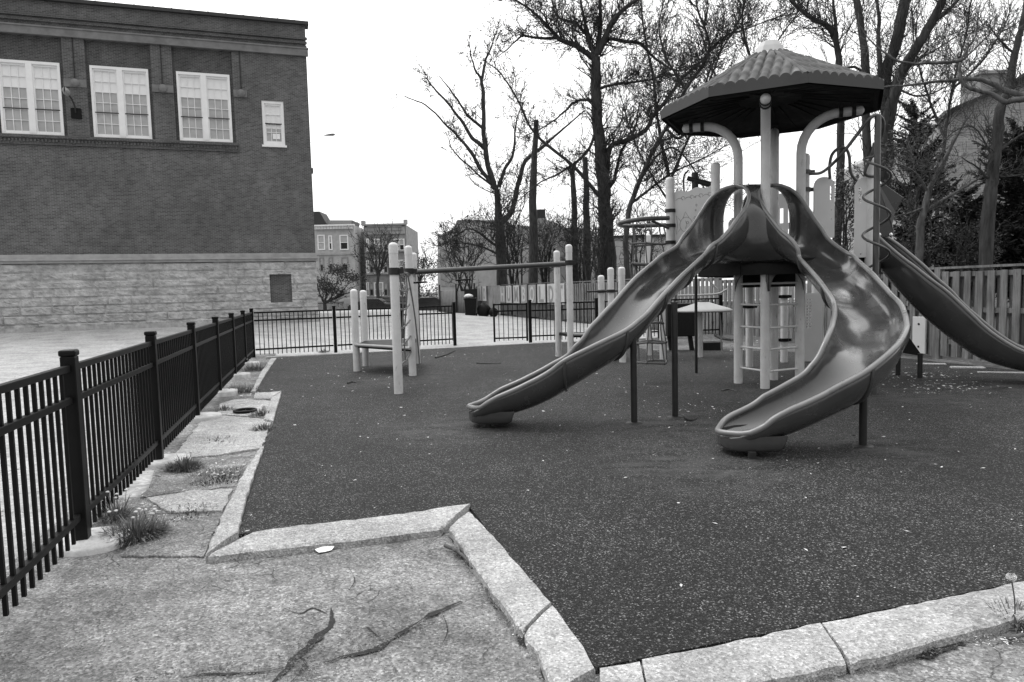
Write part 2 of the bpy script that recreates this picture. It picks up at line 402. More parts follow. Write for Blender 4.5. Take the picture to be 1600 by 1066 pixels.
# kerbs: worn concrete bands; outline given along the rubber and along the outside
def kerb(inner, outer, z, seed, name='concrete_kerb'):
    r_ = random.Random(seed)
    def dense(L):
        P0 = [G(x, y, z) for x, y in L]; out = []
        for p, q in zip(P0, P0[1:]):
            n = max(1, int((q-p).length/.06))
            for j in range(n): out.append(p.lerp(q, j/n))
        return out+[P0[-1]]
    a = dense(inner); c = dense(outer); n = max(len(a), len(c))
    def resamp(L):
        return [L[min(len(L)-1, int(i*(len(L)-1)/(n-1)))].lerp(L[min(len(L)-1, int(i*(len(L)-1)/(n-1))+1)], i*(len(L)-1)/(n-1) % 1) for i in range(n)]
    a = resamp(a); c = resamp(c); rows = []
    for i in range(n):
        w1 = V((r_.uniform(-1, 1), r_.uniform(-1, 1), 0))*.005; w2 = V((r_.uniform(-1, 1), r_.uniform(-1, 1), 0))*.008
        p, q = a[i]+w1, c[i]+w2; d = (q-p)
        row = [p-V((0, 0, .06))]+[p+d*t+V((0, 0, h+r_.uniform(-.0035, .0035))) for t, h in ((.0, .0), (.03, .006), (.3, .008), (.55, .007), (.8, .006), (.94, .003))]+[q-V((0, 0, .008)), q-V((0, 0, .07))]
        rows.append(row)
    b = MB(); b.grid(rows, smooth=False); b.add(rows[0], [tuple(range(len(rows[0])))[::-1]]); b.add(rows[-1], [tuple(range(len(rows[-1])))])
    return struct(b, name, 'kerb')
kerb([(372, 833), (380, 797), (393, 752), (412, 699)], [(320, 866), (346, 808), (370, 757), (406, 700)], .052, 1)
kerb([(396, 833), (440, 825), (540, 814), (640, 802), (705, 791), (735, 788)], [(328, 868), (420, 858), (540, 845), (640, 832), (690, 826), (712, 806)], .05, 2)
kerb([(733, 800), (770, 838), (850, 930), (862, 942)], [(702, 826), (728, 865), (790, 952), (817, 985)], .055, 3)
kerb([(865, 946), (885, 975), (912, 1012), (932, 1046)], [(820, 990), (840, 1022), (858, 1060), (868, 1080)], .05, 4)
kerb([(937, 1047), (975, 1038), (998, 1033)], [(936, 1085), (985, 1100), (1010, 1098)], .052, 5)
kerb([(1002, 1032), (1150, 1003), (1280, 974)], [(1016, 1098), (1180, 1066), (1322, 1036)], .05, 6)
kerb([(1284, 973), (1450, 940), (1600, 909), (1700, 888)], [(1327, 1034), (1420, 1012), (1520, 984), (1620, 960), (1720, 940)], .053, 7)
kerb([(399, 614), (426, 613), (440, 611)], [(397, 622), (412, 622), (424, 622)], .05, 8)
kerb([(440, 613), (432, 640), (427, 658)], [(424, 622), (416, 640), (412, 655)], .05, 9)
kerb([(432, 560), (416, 583), (399, 612)], [(423, 560), (407, 582), (392, 612)], .05, 10)
b = MB(); e0 = [G(420, 560, .02), G(560, 553, .02), G(705, 545, .02), G(835, 538, .02), V((2.6, 18.75, .02))]
for p, q in zip(e0, e0[1:]): b.bar(p+V((-.1, .12, 0)), q+V((-.1, .12, 0)), .22, .06)
struct(b, 'edging_strip', 'kerb', bevel=.01)
# mulch bed behind the tower and along the board fence
b = MB(); poly_sheet(b, [V((2.5, 15.2, .012)), V((5.2, 14.7, .012)), V((7.2, 13.2, .012)), V((7.7, 11.5, .012)), V((8.8, 7.2, .012)), V((9.6, 7.2, .012)), V((7.2, 19, .012)), V((6.0, 20.6, .012)), V((2.4, 19.0, .012))])
struct(b, 'mulch_bed', 'mulch')
# broken crevices in the asphalt
def crevice(px, wd, seed):
    from mathutils import noise as mn
    r_ = random.Random(seed); P1 = cr([G(x, y, .013) for x, y in px], 8); b = MB(); P0 = []
    for p, q in zip(P1, P1[1:]):
        m = max(1, int((q-p).length/.011))
        for k in range(m): P0.append(p.lerp(q, k/m))
    L = []; Rr = []; n = len(P0); ss = seed*17.3
    for i, p in enumerate(P0):
        d = (P0[min(i+4, n-1)]-P0[max(i-4, 0)]).normalized(); s = V((-d.y, d.x, 0)); t = i/(n-1); x = i*.011
        env = math.sin(math.pi*min(1, max(.02, t*.96+.02)))**.6
        ww = wd*env*max(.12, .75+1.1*mn.noise(V((x*5, ss, 0)))+.7*mn.noise(V((x*19, ss, 3))))
        o = s*wd*(.9*mn.noise(V((x*4, ss, 7)))+.7*mn.noise(V((x*13, ss, 9))))
        L.append(p+o+s*ww*(.5+.35*mn.noise(V((x*45, ss, 1))))); Rr.append(p+o-s*ww*(.5+.35*mn.noise(V((x*45, ss, 5)))))
    b.grid([L, Rr], smooth=False); return struct(b, 'asphalt_crevice', 'soil')
crevice([(718, 938), (690, 952), (650, 975), (610, 1000), (570, 1018), (500, 1036)], .034, 21)
crevice([(512, 960), (490, 950), (470, 958), (440, 950)], .008, 31)
crevice([(690, 955), (700, 985), (690, 1010)], .006, 32)
crevice([(600, 1004), (575, 980), (560, 985)], .008, 33)
crevice([(250, 905), (300, 925), (330, 915), (390, 935)], .006, 34)
crevice([(540, 880), (555, 905), (545, 925)], .006, 35)
crevice([(515, 950), (512, 975), (490, 1000), (465, 1030), (440, 1056), (420, 1090)], .03, 12)
crevice([(455, 1040), (400, 1050), (330, 1052), (280, 1060)], .02, 3)
crevice([(470, 1020), (478, 1045), (450, 1075)], .03, 4)
crevice([(340, 868), (440, 862), (545, 848), (640, 836), (700, 832)], .03, 5)
crevice([(704, 838), (735, 878), (790, 960), (820, 1000), (850, 1050), (868, 1095)], .045, 6)
crevice([(1180, 1075), (1260, 1050), (1330, 1040), (1430, 1018), (1520, 992), (1620, 968)], .06, 7)
crevice([(230, 805), (270, 800), (330, 790), (362, 768)], .025, 8)
# street far behind
b = MB(); b.add([(-70, 57.0, -.36), (40, 57.0, -.36), (40, 69, -.36), (-70, 69, -.36)], [(0, 1, 2, 3)]); struct(b, 'road', 'asphalt')
b = MB(); b.box((-15, 71, -.3), (110, 4, .24)); struct(b, 'pavement', 'slab')

# ================================================================ SCHOOL BUILDING
SCH_ANG = math.atan2(SD.y, SD.x)
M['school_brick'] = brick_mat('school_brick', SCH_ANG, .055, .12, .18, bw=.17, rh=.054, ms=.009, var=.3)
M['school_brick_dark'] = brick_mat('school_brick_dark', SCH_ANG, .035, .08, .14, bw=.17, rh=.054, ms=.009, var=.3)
def limestone():
    m, t, b = newmat('limestone'); n = N(t); vec = n.coord()
    f = n.noise(vec, .9, 8, .65); f2 = n.noise(vec, 5, 7, .7); f3 = n.noise(n.coord((1, 1, .25)), 2.5, 6, .65)
    c = n.ramp(f, [(.3, .31), (.7, .5)]); c = n.mix(c, n.ramp(f2, [(.3, .65), (.62, 1.12)]), 1.0, 'MULTIPLY')
    c = n.mix(c, .16, n.ramp(f3, [(.64, 0), (.78, .4)])); n.ln(c, b.inputs['Base Color']); b.inputs['Roughness'].default_value = .92
    n.bump(f2, b, .6, .02); return m
M['limestone'] = limestone()
def SP(s, n, z): return SCHC*1+SD*s+SN*n+V((0, 0, z-SCHC.z))
def SPX(x, y):
    p = plane(x, y, SCHC, SN); d = p-SCHC; return d.dot(SD), p.z
sch = thing('school_building', (SCHC.x, SCHC.y, 0), 'dark brick school block on a pale rough stone base, white sash windows', 'school')
def sbox(mb, s0, s1, n0, n1, z0, z1):
    c = SP((s0+s1)/2, (n0+n1)/2, (z0+z1)/2); mb.box(c, (abs(s1-s0), abs(n1-n0), abs(z1-z0)), rz=SCH_ANG)
SE = 17.0; ZT = SPX(481.5, 38)[1]; ZB = SPX(300, 402)[1]           # wall runs on past the frame; top; belt of the stone base
zsill = SPX(365, 228)[1]; zband0 = SPX(380, 81)[1]; zband1 = SPX(380, 72)[1]
wins = [(SPX(2, 213), SPX(98, 92)), (SPX(148, 218), SPX(231, 101)), (SPX(281, 224), SPX(359, 112))]
wb = []
for (lo, hi), (xl, xr, yb, yt) in zip(wins, ((0, 96, 214, 94), (143, 234, 218, 102), (278, 361, 224, 113))):
    sl_ = SPX(xl, (yb+yt)/2)[0]; sr_ = SPX(xr, (yb+yt)/2)[0]; wb.append((sr_, sl_))
wb[0] = (wb[0][0], wb[0][0]+(wb[1][1]-wb[1][0]))
pitch = ((wb[0][0]-wb[2][0])/2); wb.insert(0, (wb[0][0]+pitch, wb[0][1]+pitch))
zwb, zwt = SPX(320, 223)[1], SPX(320, 114)[1]
bay = [(a-.12, c+.12) for a, c in wb]
zbt = zband0-.02
b = MB()
sbox(b, 0, SE, -.3, 0, ZB+.02, zsill)                       # plain wall under the sills
sbox(b, 0, SE, -.3, 0, zbt, ZT-.06)
sbox(b, .06, SE, -.75, -.3, ZB+.02, ZT-.08)
(sws, swb), (_, swt) = SPX(446, 228), SPX(409, 157); sw0, sw1 = SPX(444, 190)[0], SPX(410, 190)[0]
prev = bay[-1][0]
sbox(b, 0, sw0, -.3, 0, zsill, zbt); sbox(b, sw1, prev, -.3, 0, zsill, zbt); sbox(b, sw0, sw1, -.3, 0, swt, zbt)
if swb > zsill: sbox(b, sw0, sw1, -.3, 0, zsill, swb)
for i in range(len(bay)-1, 0, -1): sbox(b, bay[i][1], bay[i-1][0], -.3, 0, zsill, zbt)
sbox(b, bay[0][1], SE, -.3, 0, zsill, zbt)
for i in range(34): pass
b.build('wall', 'school_brick', sch)
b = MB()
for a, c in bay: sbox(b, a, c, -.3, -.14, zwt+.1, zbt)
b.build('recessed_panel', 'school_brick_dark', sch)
b = MB()                                                  # side and rear walls
p0, p1 = SP(0.03, -.75, 0), SP(.03, -16, 0)
for p_, q_ in ((SP(.0, -.75, 0), SP(0, -15, 0)), (SP(0, -15, 0), SP(SE, -15, 0)), (SP(SE, -15, 0), SP(SE, -.75, 0))):
    b.add([p_, q_, q_+V((0, 0, ZT)), p_+V((0, 0, ZT))], [(0, 1, 2, 3)])
b.build('side_wall', 'school_brick', sch)
# corbelled brick courses and bands
b = MB()
for k in range(3): sbox(b, -.03-k*.012, SE, 0, .03+.025*k, zband1+.1+k*.17, zband1+.2+k*.17)
b.build('corbel_course', 'school_brick_dark', sch)
b = MB(); sbox(b, -.07, SE, 0, .11, zband0, zband1+.05); sbox(b, -.09, SE, .0, .14, zband1+.05, zband1+.1); b.build('stone_band', 'band_stone', sch)
b = MB(); sbox(b, -.14, SE, -.45, .14, ZT-.06, ZT+.07)
for k in range(26): sbox(b, .4+k*.66, .44+k*.66, .14, .155, ZT-.07, ZT+.08)
b.build('parapet_coping', 'coping', sch)
b = MB()                                                  # sill course with dentils
s_end = SPX(373, 228)[0]
sbox(b, s_end, SE, 0, .16, zsill-.02, zsill+.1); sbox(b, s_end+.04, SE, 0, .09, zsill-.25, zsill-.02)
for k in range(105): sbox(b, s_end+.05+k*.12, s_end+.11+k*.12, .09, .13, zsill-.16, zsill-.05)
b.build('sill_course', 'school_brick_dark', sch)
# limestone belts with roundels between the windows
zb0, zb1 = SPX(375, 152)[1], SPX(375, 141)[1]
ends = [(bay[i][1], bay[i-1][0]) for i in range(1, len(bay))]+[(SPX(386, 145)[0], bay[-1][0])]
for a, c in ends:
    b = MB(); sbox(b, a, c, 0, .05, zb0, zb1); lb = b.build('stone_belt', 'band_stone', sch)
    mid = (a+c)/2 if (a, c) != ends[-1] else a+.22
    b = MB(); cpt = SP(mid, .05, (zb0+zb1)/2); ring = []
    for rr, h in ((.16, .0), (.16, .04), (.1, .08), (.001, .1)):
        ring.append([cpt+SD*rr*math.cos(t*math.pi/8)+V((0, 0, rr*math.sin(t*math.pi/8)))+SN*h for t in range(16)])
    b.grid(ring, closed=True); b.build('roundel', 'band_stone', lb)
    b = MB(); b.tube([SP(mid, .04, zb1+.05), SP(mid, .04, zband0)], .018, 5); b.build('conduit', 'dark_metal', sch)
# windows
def sash(parent, s0, s1, z0, z1, nx, rows, n, blindrows, glassmat='shade_glass'):
    # s0<s1; one double-hung unit: rails, muntins, panes (upper part blinds down)
    b = MB(); fwid = .042
    sbox(b, s0, s1, n-.05, n+.03, z0, z0+.09); sbox(b, s0, s1, n-.05, n+.03, z1-.07, z1)
    sbox(b, s0, s0+fwid, n-.05, n+.03, z0+.09, z1-.07); sbox(b, s1-fwid, s1, n-.05, n+.03, z0+.09, z1-.07)
    for k in range(1, nx):
        ss = s0+fwid+(s1-s0-2*fwid)*k/nx; sbox(b, ss-.011, ss+.011, n-.03, n+.012, z0+.09, z1-.07)
    hz = [z0+.09+(z1-z0-.16)*k/rows for k in range(1, rows)]
    for k, zz in enumerate(hz): sbox(b, s0+fwid, s1-fwid, n-.031, n+.009, zz-.011, zz+.011)
    o = b.build('sash', 'white_paint', parent)
    zs = z0+.09+(z1-z0-.16)*(rows-blindrows)/rows
    b = MB(); sbox(b, s0+.03, s1-.03, n-.045, n-.035, z0+.05, zs); b.build('pane', glassmat, parent)
    b = MB(); sbox(b, s0+.03, s1-.03, n-.045, n-.035, zs, z1-.05); b.build('blind', 'blind', parent)
    return o
for a, c in wb:
    b = MB(); nf = -.14
    sbox(b, a, a+.08, -.3, nf+.1, zwb, zwt); sbox(b, c-.08, c, -.3, nf+.1, zwb, zwt)
    sbox(b, a+.08, c-.08, -.3, nf+.1, zwt-.1, zwt+.0); sbox(b, a+.08, c-.08, -.3, nf+.1, zwb, zwb+.1)
    m_ = (a+c)/2; sbox(b, m_-.1, m_+.1, -.3, nf+.11, zwb+.1, zwt-.1)
    sbox(b, a-.06, c+.06, -.3, .1, zwb-.07, zwb)
    wf = b.build('window', 'white_paint', sch)
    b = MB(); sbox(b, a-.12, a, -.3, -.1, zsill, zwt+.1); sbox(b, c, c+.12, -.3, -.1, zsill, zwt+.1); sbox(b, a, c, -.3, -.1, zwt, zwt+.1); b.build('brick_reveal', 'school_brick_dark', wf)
    for q0, q1 in ((a+.08, m_-.1), (m_+.1, c-.08)):
        sash(wf, q0, q1, zwb+.1, zwt-.1, 3, 6, -.13, 2)
        zm = zwb+.1+(zwt-zwb-.2)*.36; b = MB(); sbox(b, q0, q1, -.2, -.09, zm-.03, zm+.005); b.build('meeting_rail', 'dark_metal', wf)
b = MB(); sbox(b, sw0, sw0+.1, -.3, -.02, swb, swt); sbox(b, sw1-.1, sw1, -.3, -.02, swb, swt); sbox(b, sw0+.1, sw1-.1, -.3, -.02, swt-.1, swt); sbox(b, sw0+.1, sw1-.1, -.3, -.02, swb, swb+.09); sbox(b, sw0-.06, sw1+.06, -.02, .08, swb-.08, swb)
wf = tag(b.build('window', 'white_paint', sch), 'single narrow sash window with papers taped to its lower panes')
sash(wf, sw0+.1, sw1-.1, swb+.09, swt-.1, 3, 4, -.1, 2.55)
zm = (swb+swt)/2; b = MB(); sbox(b, sw0+.1, sw1-.1, -.15, -.05, zm-.025, zm+.01); b.build('meeting_rail', 'dark_metal', wf)
for k in range(2):
    b = MB(); sbox(b, sw1-.38-k*.16-.13, sw1-.38-k*.16+.0, -.1, -.09, swb+.28, swb+.5); b.build('paper_sheet', 'paper', wf)
# rough coursed limestone base
b = MB(); rr = random.Random(11); nz = 8; from mathutils import noise as mnoise; ch = (ZB-.22-.3)/nz; rows = []
blocks = []
for k in range(nz):
    s = -rr.uniform(0, .5); L = []
    while s < SE+.5:
        w_ = rr.uniform(.5, 1.15); L.append((s, s+w_, rr.uniform(.03, .085), rr.uniform(-1, 1), rr.uniform(-1, 1))); s += w_
    blocks.append(L)
def stone_n(s, z):
    k = min(nz-1, max(0, int((z-.3)/ch))); zz = (z-.3)/ch-k
    for a, c, h, tx, tz in blocks[k]:
        if a <= s < c:
            ds = min(s-a, c-s); dz = min(zz, 1-zz)*ch
            e = min(1, ds/.05)*min(1, dz/.045)
            return .02+e*(h+.02*tx*((s-a)/(c-a)-.5)+.02*tz*(zz-.5)+.05*mnoise.noise(V((s*2.4, k*7.1, z*4)))+.035*mnoise.noise(V((s*7, k*3.3, z*11)))+.02*mnoise.noise(V((s*19, 2, z*23))))
    return .02
(bi0, bz0), (bi1, bz1) = SPX(457, 472), SPX(421, 429)
ss = [i*.055 for i in range(int(SE/.055)+1)]; zs_ = [.0+i*.048 for i in range(int((ZB-.22)/.048)+1)]+[ZB-.2]
def segrid(sa, sb, za, zb):
    S_ = [x for x in ss if sa < x < sb]; S_ = [sa]+S_+[sb]; Z_ = [za]+[z for z in zs_ if za < z < zb]+[zb]
    b.grid([[SP(x, stone_n(x, z), z) for x in S_] for z in Z_], smooth=False)
segrid(0, bi0, 0, ZB-.2); segrid(bi1, SE, 0, ZB-.2); segrid(bi0, bi1, bz1, ZB-.2); segrid(bi0, bi1, 0, bz0)
b.add([SP(0, .05, 0), SP(0, -15, 0), SP(0, -15, ZB-.2), SP(0, .05, ZB-.2)], [(0, 1, 2, 3)])
b.build('stone_base', 'limestone', sch)
b = MB(); sbox(b, -.08, SE, -.1, .13, ZB-.2, ZB-.1); sbox(b, -.13, SE, -.1, .2, ZB-.1, ZB-.03); sbox(b, -.04, SE, -.1, .08, ZB-.03, ZB+.14); b.build('belt_course', 'trim_stone', sch)
b = MB(); sbox(b, -.05, SE, 0, .12, 0, .5); b.build('plinth', 'limestone', sch)
b = MB(); sbox(b, bi0, bi1, -.3, -.06, bz0, bz1); bi = tag(b.build('bricked_window', 'school_brick', sch), 'basement window opening filled with brick')
b = MB(); sbox(b, bi0-.08, bi1+.08, -.1, .07, bz0-.13, bz0); b.build('sill', 'trim_stone', bi)
for k, (z0_, z1_, o_) in enumerate(((8.7, 8.95, .35), (7.7, 7.9, .3))):
    b = MB(); c_ = SP(-.28, -12-k*2, (z0_+z1_)/2); b.box(c_, (.7, .6, z1_-z0_), rz=SCH_ANG); b.build('rear_cornice', 'coping', sch)
# gooseneck wall lamp
p = SP(SPX(120, 178)[0], .0, SPX(120, 178)[1])
wl = thing('wall_lamp', p, 'gooseneck floodlight on the brick wall between the two left windows', 'wall lamp')
b = MB(); b.box(p+SN*.06, (.34, .12, .38), rz=SCH_ANG); b.build('mount_box', 'black_metal', wl)
b = MB(); b.tube(cr([p+SN*.12, p+SN*.2+V((0, 0, .2)), p+SN*.28+V((0, 0, .45))+SD*.06, p+SN*.4+V((0, 0, .62))+SD*.14], 6), .03, 8); b.build('arm', 'dark_metal', wl)
b = MB(); q = p+SN*.42+V((0, 0, .64))+SD*.16
b.grid([[q+SN*x+SD*wd*math.cos(t*math.pi/5)+V((0, 0, .1*math.sin(t*math.pi/5)+x*.12)) for t in range(10)] for x, wd in ((-.08, .03), (0, .09), (.14, .13), (.32, .11), (.38, .02))], closed=True); b.build('lamp_head', 'lamp_grey', wl)

# ================================================================ FENCES
PH = 1.2
FB = [V((-2.553-.292*0, 4.074, 0))]
pf = [G(129.8, 854.4), G(258.8, 718.9)]; cpt = G(396.6, 559.5)
fdir = (cpt-pf[0]); nb = 6; fposts = [pf[0]+fdir*(i/nb) for i in range(-1, nb+1)]
fd = fdir.normalized()
def iron_run(root, posts, panel=True, top=1.1, skip=()):
    for p in posts:
        b = MB(); b.box(p+V((0, 0, .592)), (.08, .08, 1.155), rz=math.atan2(fd.y, fd.x)); po = b.build('post', 'black_metal', root, bevel=.006)
        b = MB(); b.box(p+V((0, 0, 1.19)), (.092, .092, .04), rz=math.atan2(fd.y, fd.x)); b.build('cap', 'black_metal', po, bevel=.012)
    for i, (p, q) in enumerate(zip(posts, posts[1:])):
        if i in skip: continue
        d = (q-p).normalized(); a, c = p+d*.05, q-d*.05
        for z, nm in ((top, 'top_rail'), (top-.19, 'middle_rail'), (.2, 'bottom_rail')):
            b = MB(); b.bar(a+V((0, 0, z)), c+V((0, 0, z)), .036, .04); b.build(nm, 'black_metal', root, bevel=.003)
        b = MB(); n = max(2, round((c-a).length/.105))
        for k in range(1, n):
            x = a.lerp(c, k/n); b.box(x+V((0, 0, (top+.07)/2)), (.019, .019, top-.07), rz=math.atan2(d.y, d.x))
        b.build('picket_panel', 'black_metal', root)
lf = thing('iron_fence', pf[0], 'black picket fence running away along the left edge of the rubber', 'fence')
iron_run(lf, fposts)
gl, grt = G(711, 541), G(829, 536.5)
ff = thing('iron_fence', cpt, 'black picket fence across the back, left of the gate opening', 'fence')
fp2 = [cpt.lerp(gl, t) for t in (.38, .72)]
iron_run(ff, [cpt]+fp2+[gl])
for o in list(ff.children):
    pass
lead = thing('iron_gate', gl, 'folded-back black gate leaf standing edge-on at the left gate post', 'gate')
hd = V((-.42, .9, 0)).normalized()
def gate(root, hinge, d, L):
    for t in (.09, L):
        b = MB(); b.box(hinge+d*t+V((0, 0, .6)), (.05, .05, 1.06), rz=math.atan2(d.y, d.x)); b.build('stile', 'black_metal', root, bevel=.004)
    for z in (1.1, .92, .17):
        b = MB(); b.bar(hinge+d*.115+V((0, 0, z)), hinge+d*(L-.025)+V((0, 0, z)), .035, .04); b.build('rail', 'black_metal', root)
    b = MB(); n = int((L-.1)/.125)
    for k in range(1, n): b.box(hinge+d*(.09+(L-.09)*k/n)+V((0, 0, .6)), (.018, .018, 1.0), rz=math.atan2(d.y, d.x))
    b.build('picket_panel', 'black_metal', root)
gate(lead, gl, V((-.12, 1, 0)).normalized(), 1.15)
gr_ = thing('iron_gate', grt, 'black gate leaf hanging half open from the right gate post', 'gate')
gate(gr_, grt, (G(773, 538.5)-grt).normalized(), (G(773, 538.5)-grt).length)
b = MB(); b.box(grt+(G(773, 538.5)-grt).normalized()*.5+V((0, 0, .86)), (.03, .06, .14)); b.build('latch', 'black_metal', gr_)
fr = thing('iron_fence', grt, 'black picket fence behind the play tower, right of the gate opening', 'fence')
fe = V((6.05, 19.75, 0))
iron_run(fr, [grt]+[grt.lerp(fe, t) for t in (.34, .67)]+[fe])
# concrete footings under the left posts, poured collars of differing height
ftw = ['nearest round concrete footing, under the closest black fence post', 'low concrete footing under the second fence post beside the dark weed clump',
       'concrete footing under the third black fence post', 'concrete footing under the fourth black fence post', 'concrete footing under the fifth fence post behind the weeds', 'concrete footing under the sixth fence post near the far corner']
b = MB(); b.lathe((0, 0, 0), [(.215, -.06), (.212, .035), (.205, .05), (.001, .055)], 36)
fo0 = None
for i, p in enumerate(fposts[1:7]):
    if fo0 is None: o = b.build('concrete_footing', 'footing', bevel=0)
    else: o = fo0.copy(); COL.objects.link(o)
    fo0 = fo0 or o
    o.location = (p.x+.05+.01*(i % 3), p.y+.02, [0, -.015, .02, .03, .045, .05][i]); o.scale = (1, 1, 1); o.rotation_euler.z = i*.9
    tag(o, ftw[i], 'footing', 'round concrete footings under the left fence posts')

# weathered board fence: near run beside the slide, then the long run with the lettered panels
def board_run(root, a, c, h=1.7, bw=.135, gap=.095, mat='wood', base=.06, seed=1, top=True):
    r_ = random.Random(seed); d = (c-a).normalized(); L = (c-a).length; nn = V((d.y, -d.x, 0))
    if nn.dot(V((0, 0, 0))-a) < 0: nn = -nn
    rz = math.atan2(d.y, d.x); nb_ = max(1, round(L/2.4))
    for k in range(nb_):
        p, q = a.lerp(c, k/nb_), a.lerp(c, (k+1)/nb_)
        b = MB(); b.box(p+nn*.0+V((0, 0, h/2)), (.13, .1, h+.04), rz=rz); b.build('post', mat, root)
        b = MB()
        for z in (.35, .95, h-.12): b.bar(p+d*.066+V((0, 0, z)), q-d*.066+V((0, 0, z)), .045, .085)
        b.build('rail', mat, root)
        b = MB(); x = .1; l_ = (q-p).length
        while x < l_-.12:
            w_ = bw*r_.uniform(.92, 1.06); t = r_.uniform(-.012, .012)
            b.box(p+d*x+nn*(.036+r_.uniform(0, .006))+V((0, 0, (h+base)/2-.03+t)), (w_, .02, h-base-.09), rz=rz)
            xx = x+(bw+gap)/2
            b.box(p+d*xx-nn*.036+V((0, 0, (h+base)/2-.03)), (w_, .02, h-base-.09), rz=rz)
            x += bw+gap
        b.build('board_panel', mat, root)
        if top:
            b = MB(); b.bar(p+V((0, 0, h+.0))+d*.07, q+V((0, 0, h))-d*.07, .1, .04); b.build('top_cap', mat, root)
wA, wB, wC = V((9.15, 7.7, 0)), V((6.15, 20.2, 0)), V((-1.35, 43.4, 0))
wf1 = thing('board_fence', wA, 'weathered shadowbox board fence behind the straight slide', 'fence')
board_run(wf1, wA, wB, seed=4)
wH = wB.lerp(wC, .5)
wf2 = thing('board_fence', wB, 'long board fence behind the black pickets carrying large letter panels', 'fence')
board_run(wf2, wB, wH, h=1.78, mat='wood', seed=5)
def on_fence(px):                                # point on the far run seen at this column
    d = ray(px, 470); e = wC-wB; n = V((e.y, -e.x, 0)); t = (wB-CP).dot(n)/d.dot(n); q = CP+d*t; return V((q.x, q.y, 0))
fn = V((-(wC-wB).y, (wC-wB).x, 0)).normalized()
if fn.dot(-wB) < 0: fn = -fn
fdv = (wC-wB).normalized(); frz = math.atan2(-fdv.y, -fdv.x)
board_run(wf2, wH, on_fence(784), h=1.8, mat='wood_dark', bw=.14, gap=.1, seed=6)
def letter_mesh(ch, w_, h_, c, mat, parent):
    cu = bpy.data.curves.new('letter', 'FONT'); cu.body = ch; cu.size = 1; cu.extrude = .004; cu.offset = .02
    t = bpy.data.objects.new('letter_tmp', cu); COL.objects.link(t); bpy.context.view_layer.update()
    me = bpy.data.meshes.new_from_object(t.evaluated_get(bpy.context.evaluated_depsgraph_get()))
    bpy.data.objects.remove(t)
    vs = np.array([v.co[:] for v in me.vertices]); mn, mx_ = vs.min(0), vs.max(0)
    b = MB(); ex = -fdv
    out = [c+ex*((x-mn[0])/(mx_[0]-mn[0])-.5)*w_+V((0, 0, ((y-mn[1])/(mx_[1]-mn[1])-.5)*h_))+fn*(z+.02) for x, y, z in vs]
    b.add(out, [list(p.vertices) for p in me.polygons]); return b.build('letter', mat, parent)
lets = [('H', 784, 792, 0), ('U', 793.5, 802, 1), ('M', 805, 814, 1), ('B', 817, 826, 0), ('O', 829, 840, 0), ('L', 843, 855, 1), ('D', 858.5, 870, 1), ('T', 873, 885, 1)]
pm = {0: ('letter_grey', 'letter_light'), 1: ('letter_light', 'letter_grey')}
M['letter_panel_light'] = plain('letter_panel_light', .52, .8, .1, 3); M['letter_panel_grey'] = plain('letter_panel_grey', .3, .8, .15, 3)
for ch, xa, xb, k in lets:
    a, c = on_fence(xa)+fn*.09, on_fence(xb)+fn*.09; m_ = (a+c)/2; wd = (a-c).length
    b = MB(); b.box(m_+V((0, 0, 1.25)), (wd, .024, .98), rz=frz)
    pn = tag(b.build('letter_panel', 'letter_panel_light' if k else 'letter_panel_grey', wf2), 'painted panel with a large letter '+ch)
    letter_mesh(ch, wd*.62, .8, m_+V((0, 0, 1.25)), 'letter_grey' if k else 'letter_panel_light', pn)
a, c = on_fence(765), on_fence(783); b = MB(); b.box((a+c)/2+fn*.05+V((0, 0, .9)), ((a-c).length, .03, 1.78), rz=frz)
tag(b.build('plywood_sheet', 'plywood', wf2), 'blank plywood sheet beside the letter panels')
a, c = on_fence(744), on_fence(764); b = MB(); b.box((a+c)/2+V((0, 0, .9)), ((a-c).length, .03, 1.76), rz=frz); b.build('dark_boards', 'wood_dark', wf2)
for ch, xa, xb in (('I', 748, 754), ('O', 755.5, 761.5)):
    a, c = on_fence(xa)+fn*.06, on_fence(xb)+fn*.06; m_ = (a+c)/2; wd = (a-c).length
    b = MB(); b.box(m_+V((0, 0, 1.3)), (wd, .024, .95), rz=frz); pn = b.build('letter_panel', 'letter_panel_light', wf2); letter_mesh(ch, wd*(.2 if ch == 'I' else .6), .7, m_+V((0, 0, 1.3)), 'letter_panel_grey', pn)
# dark corrugated sheet fence at the back of the lot
tf = thing('sheet_fence', Y(716, 480, 47), 'dark corrugated metal fence behind the wheeled bin', 'fence')
a, c = Y(688, 480, 50), Y(742, 480, 45); a.z = c.z = 0
b = MB(); n = 120; b.grid([[a.lerp(c, i/n)+V((0, .03*math.cos(i*1.2), z)) for i in range(n+1)] for z in (-.3, 1.55)]); b.build('sheet', 'tin', tf, solid=.01)
for x in (0, .5, 1):
    b = MB(); p = a.lerp(c, x)+V((0, -.08, 0)); b.box(p+V((0, 0, .85)), (.1, .08, 2.3)); b.build('post', 'dark_metal', tf)
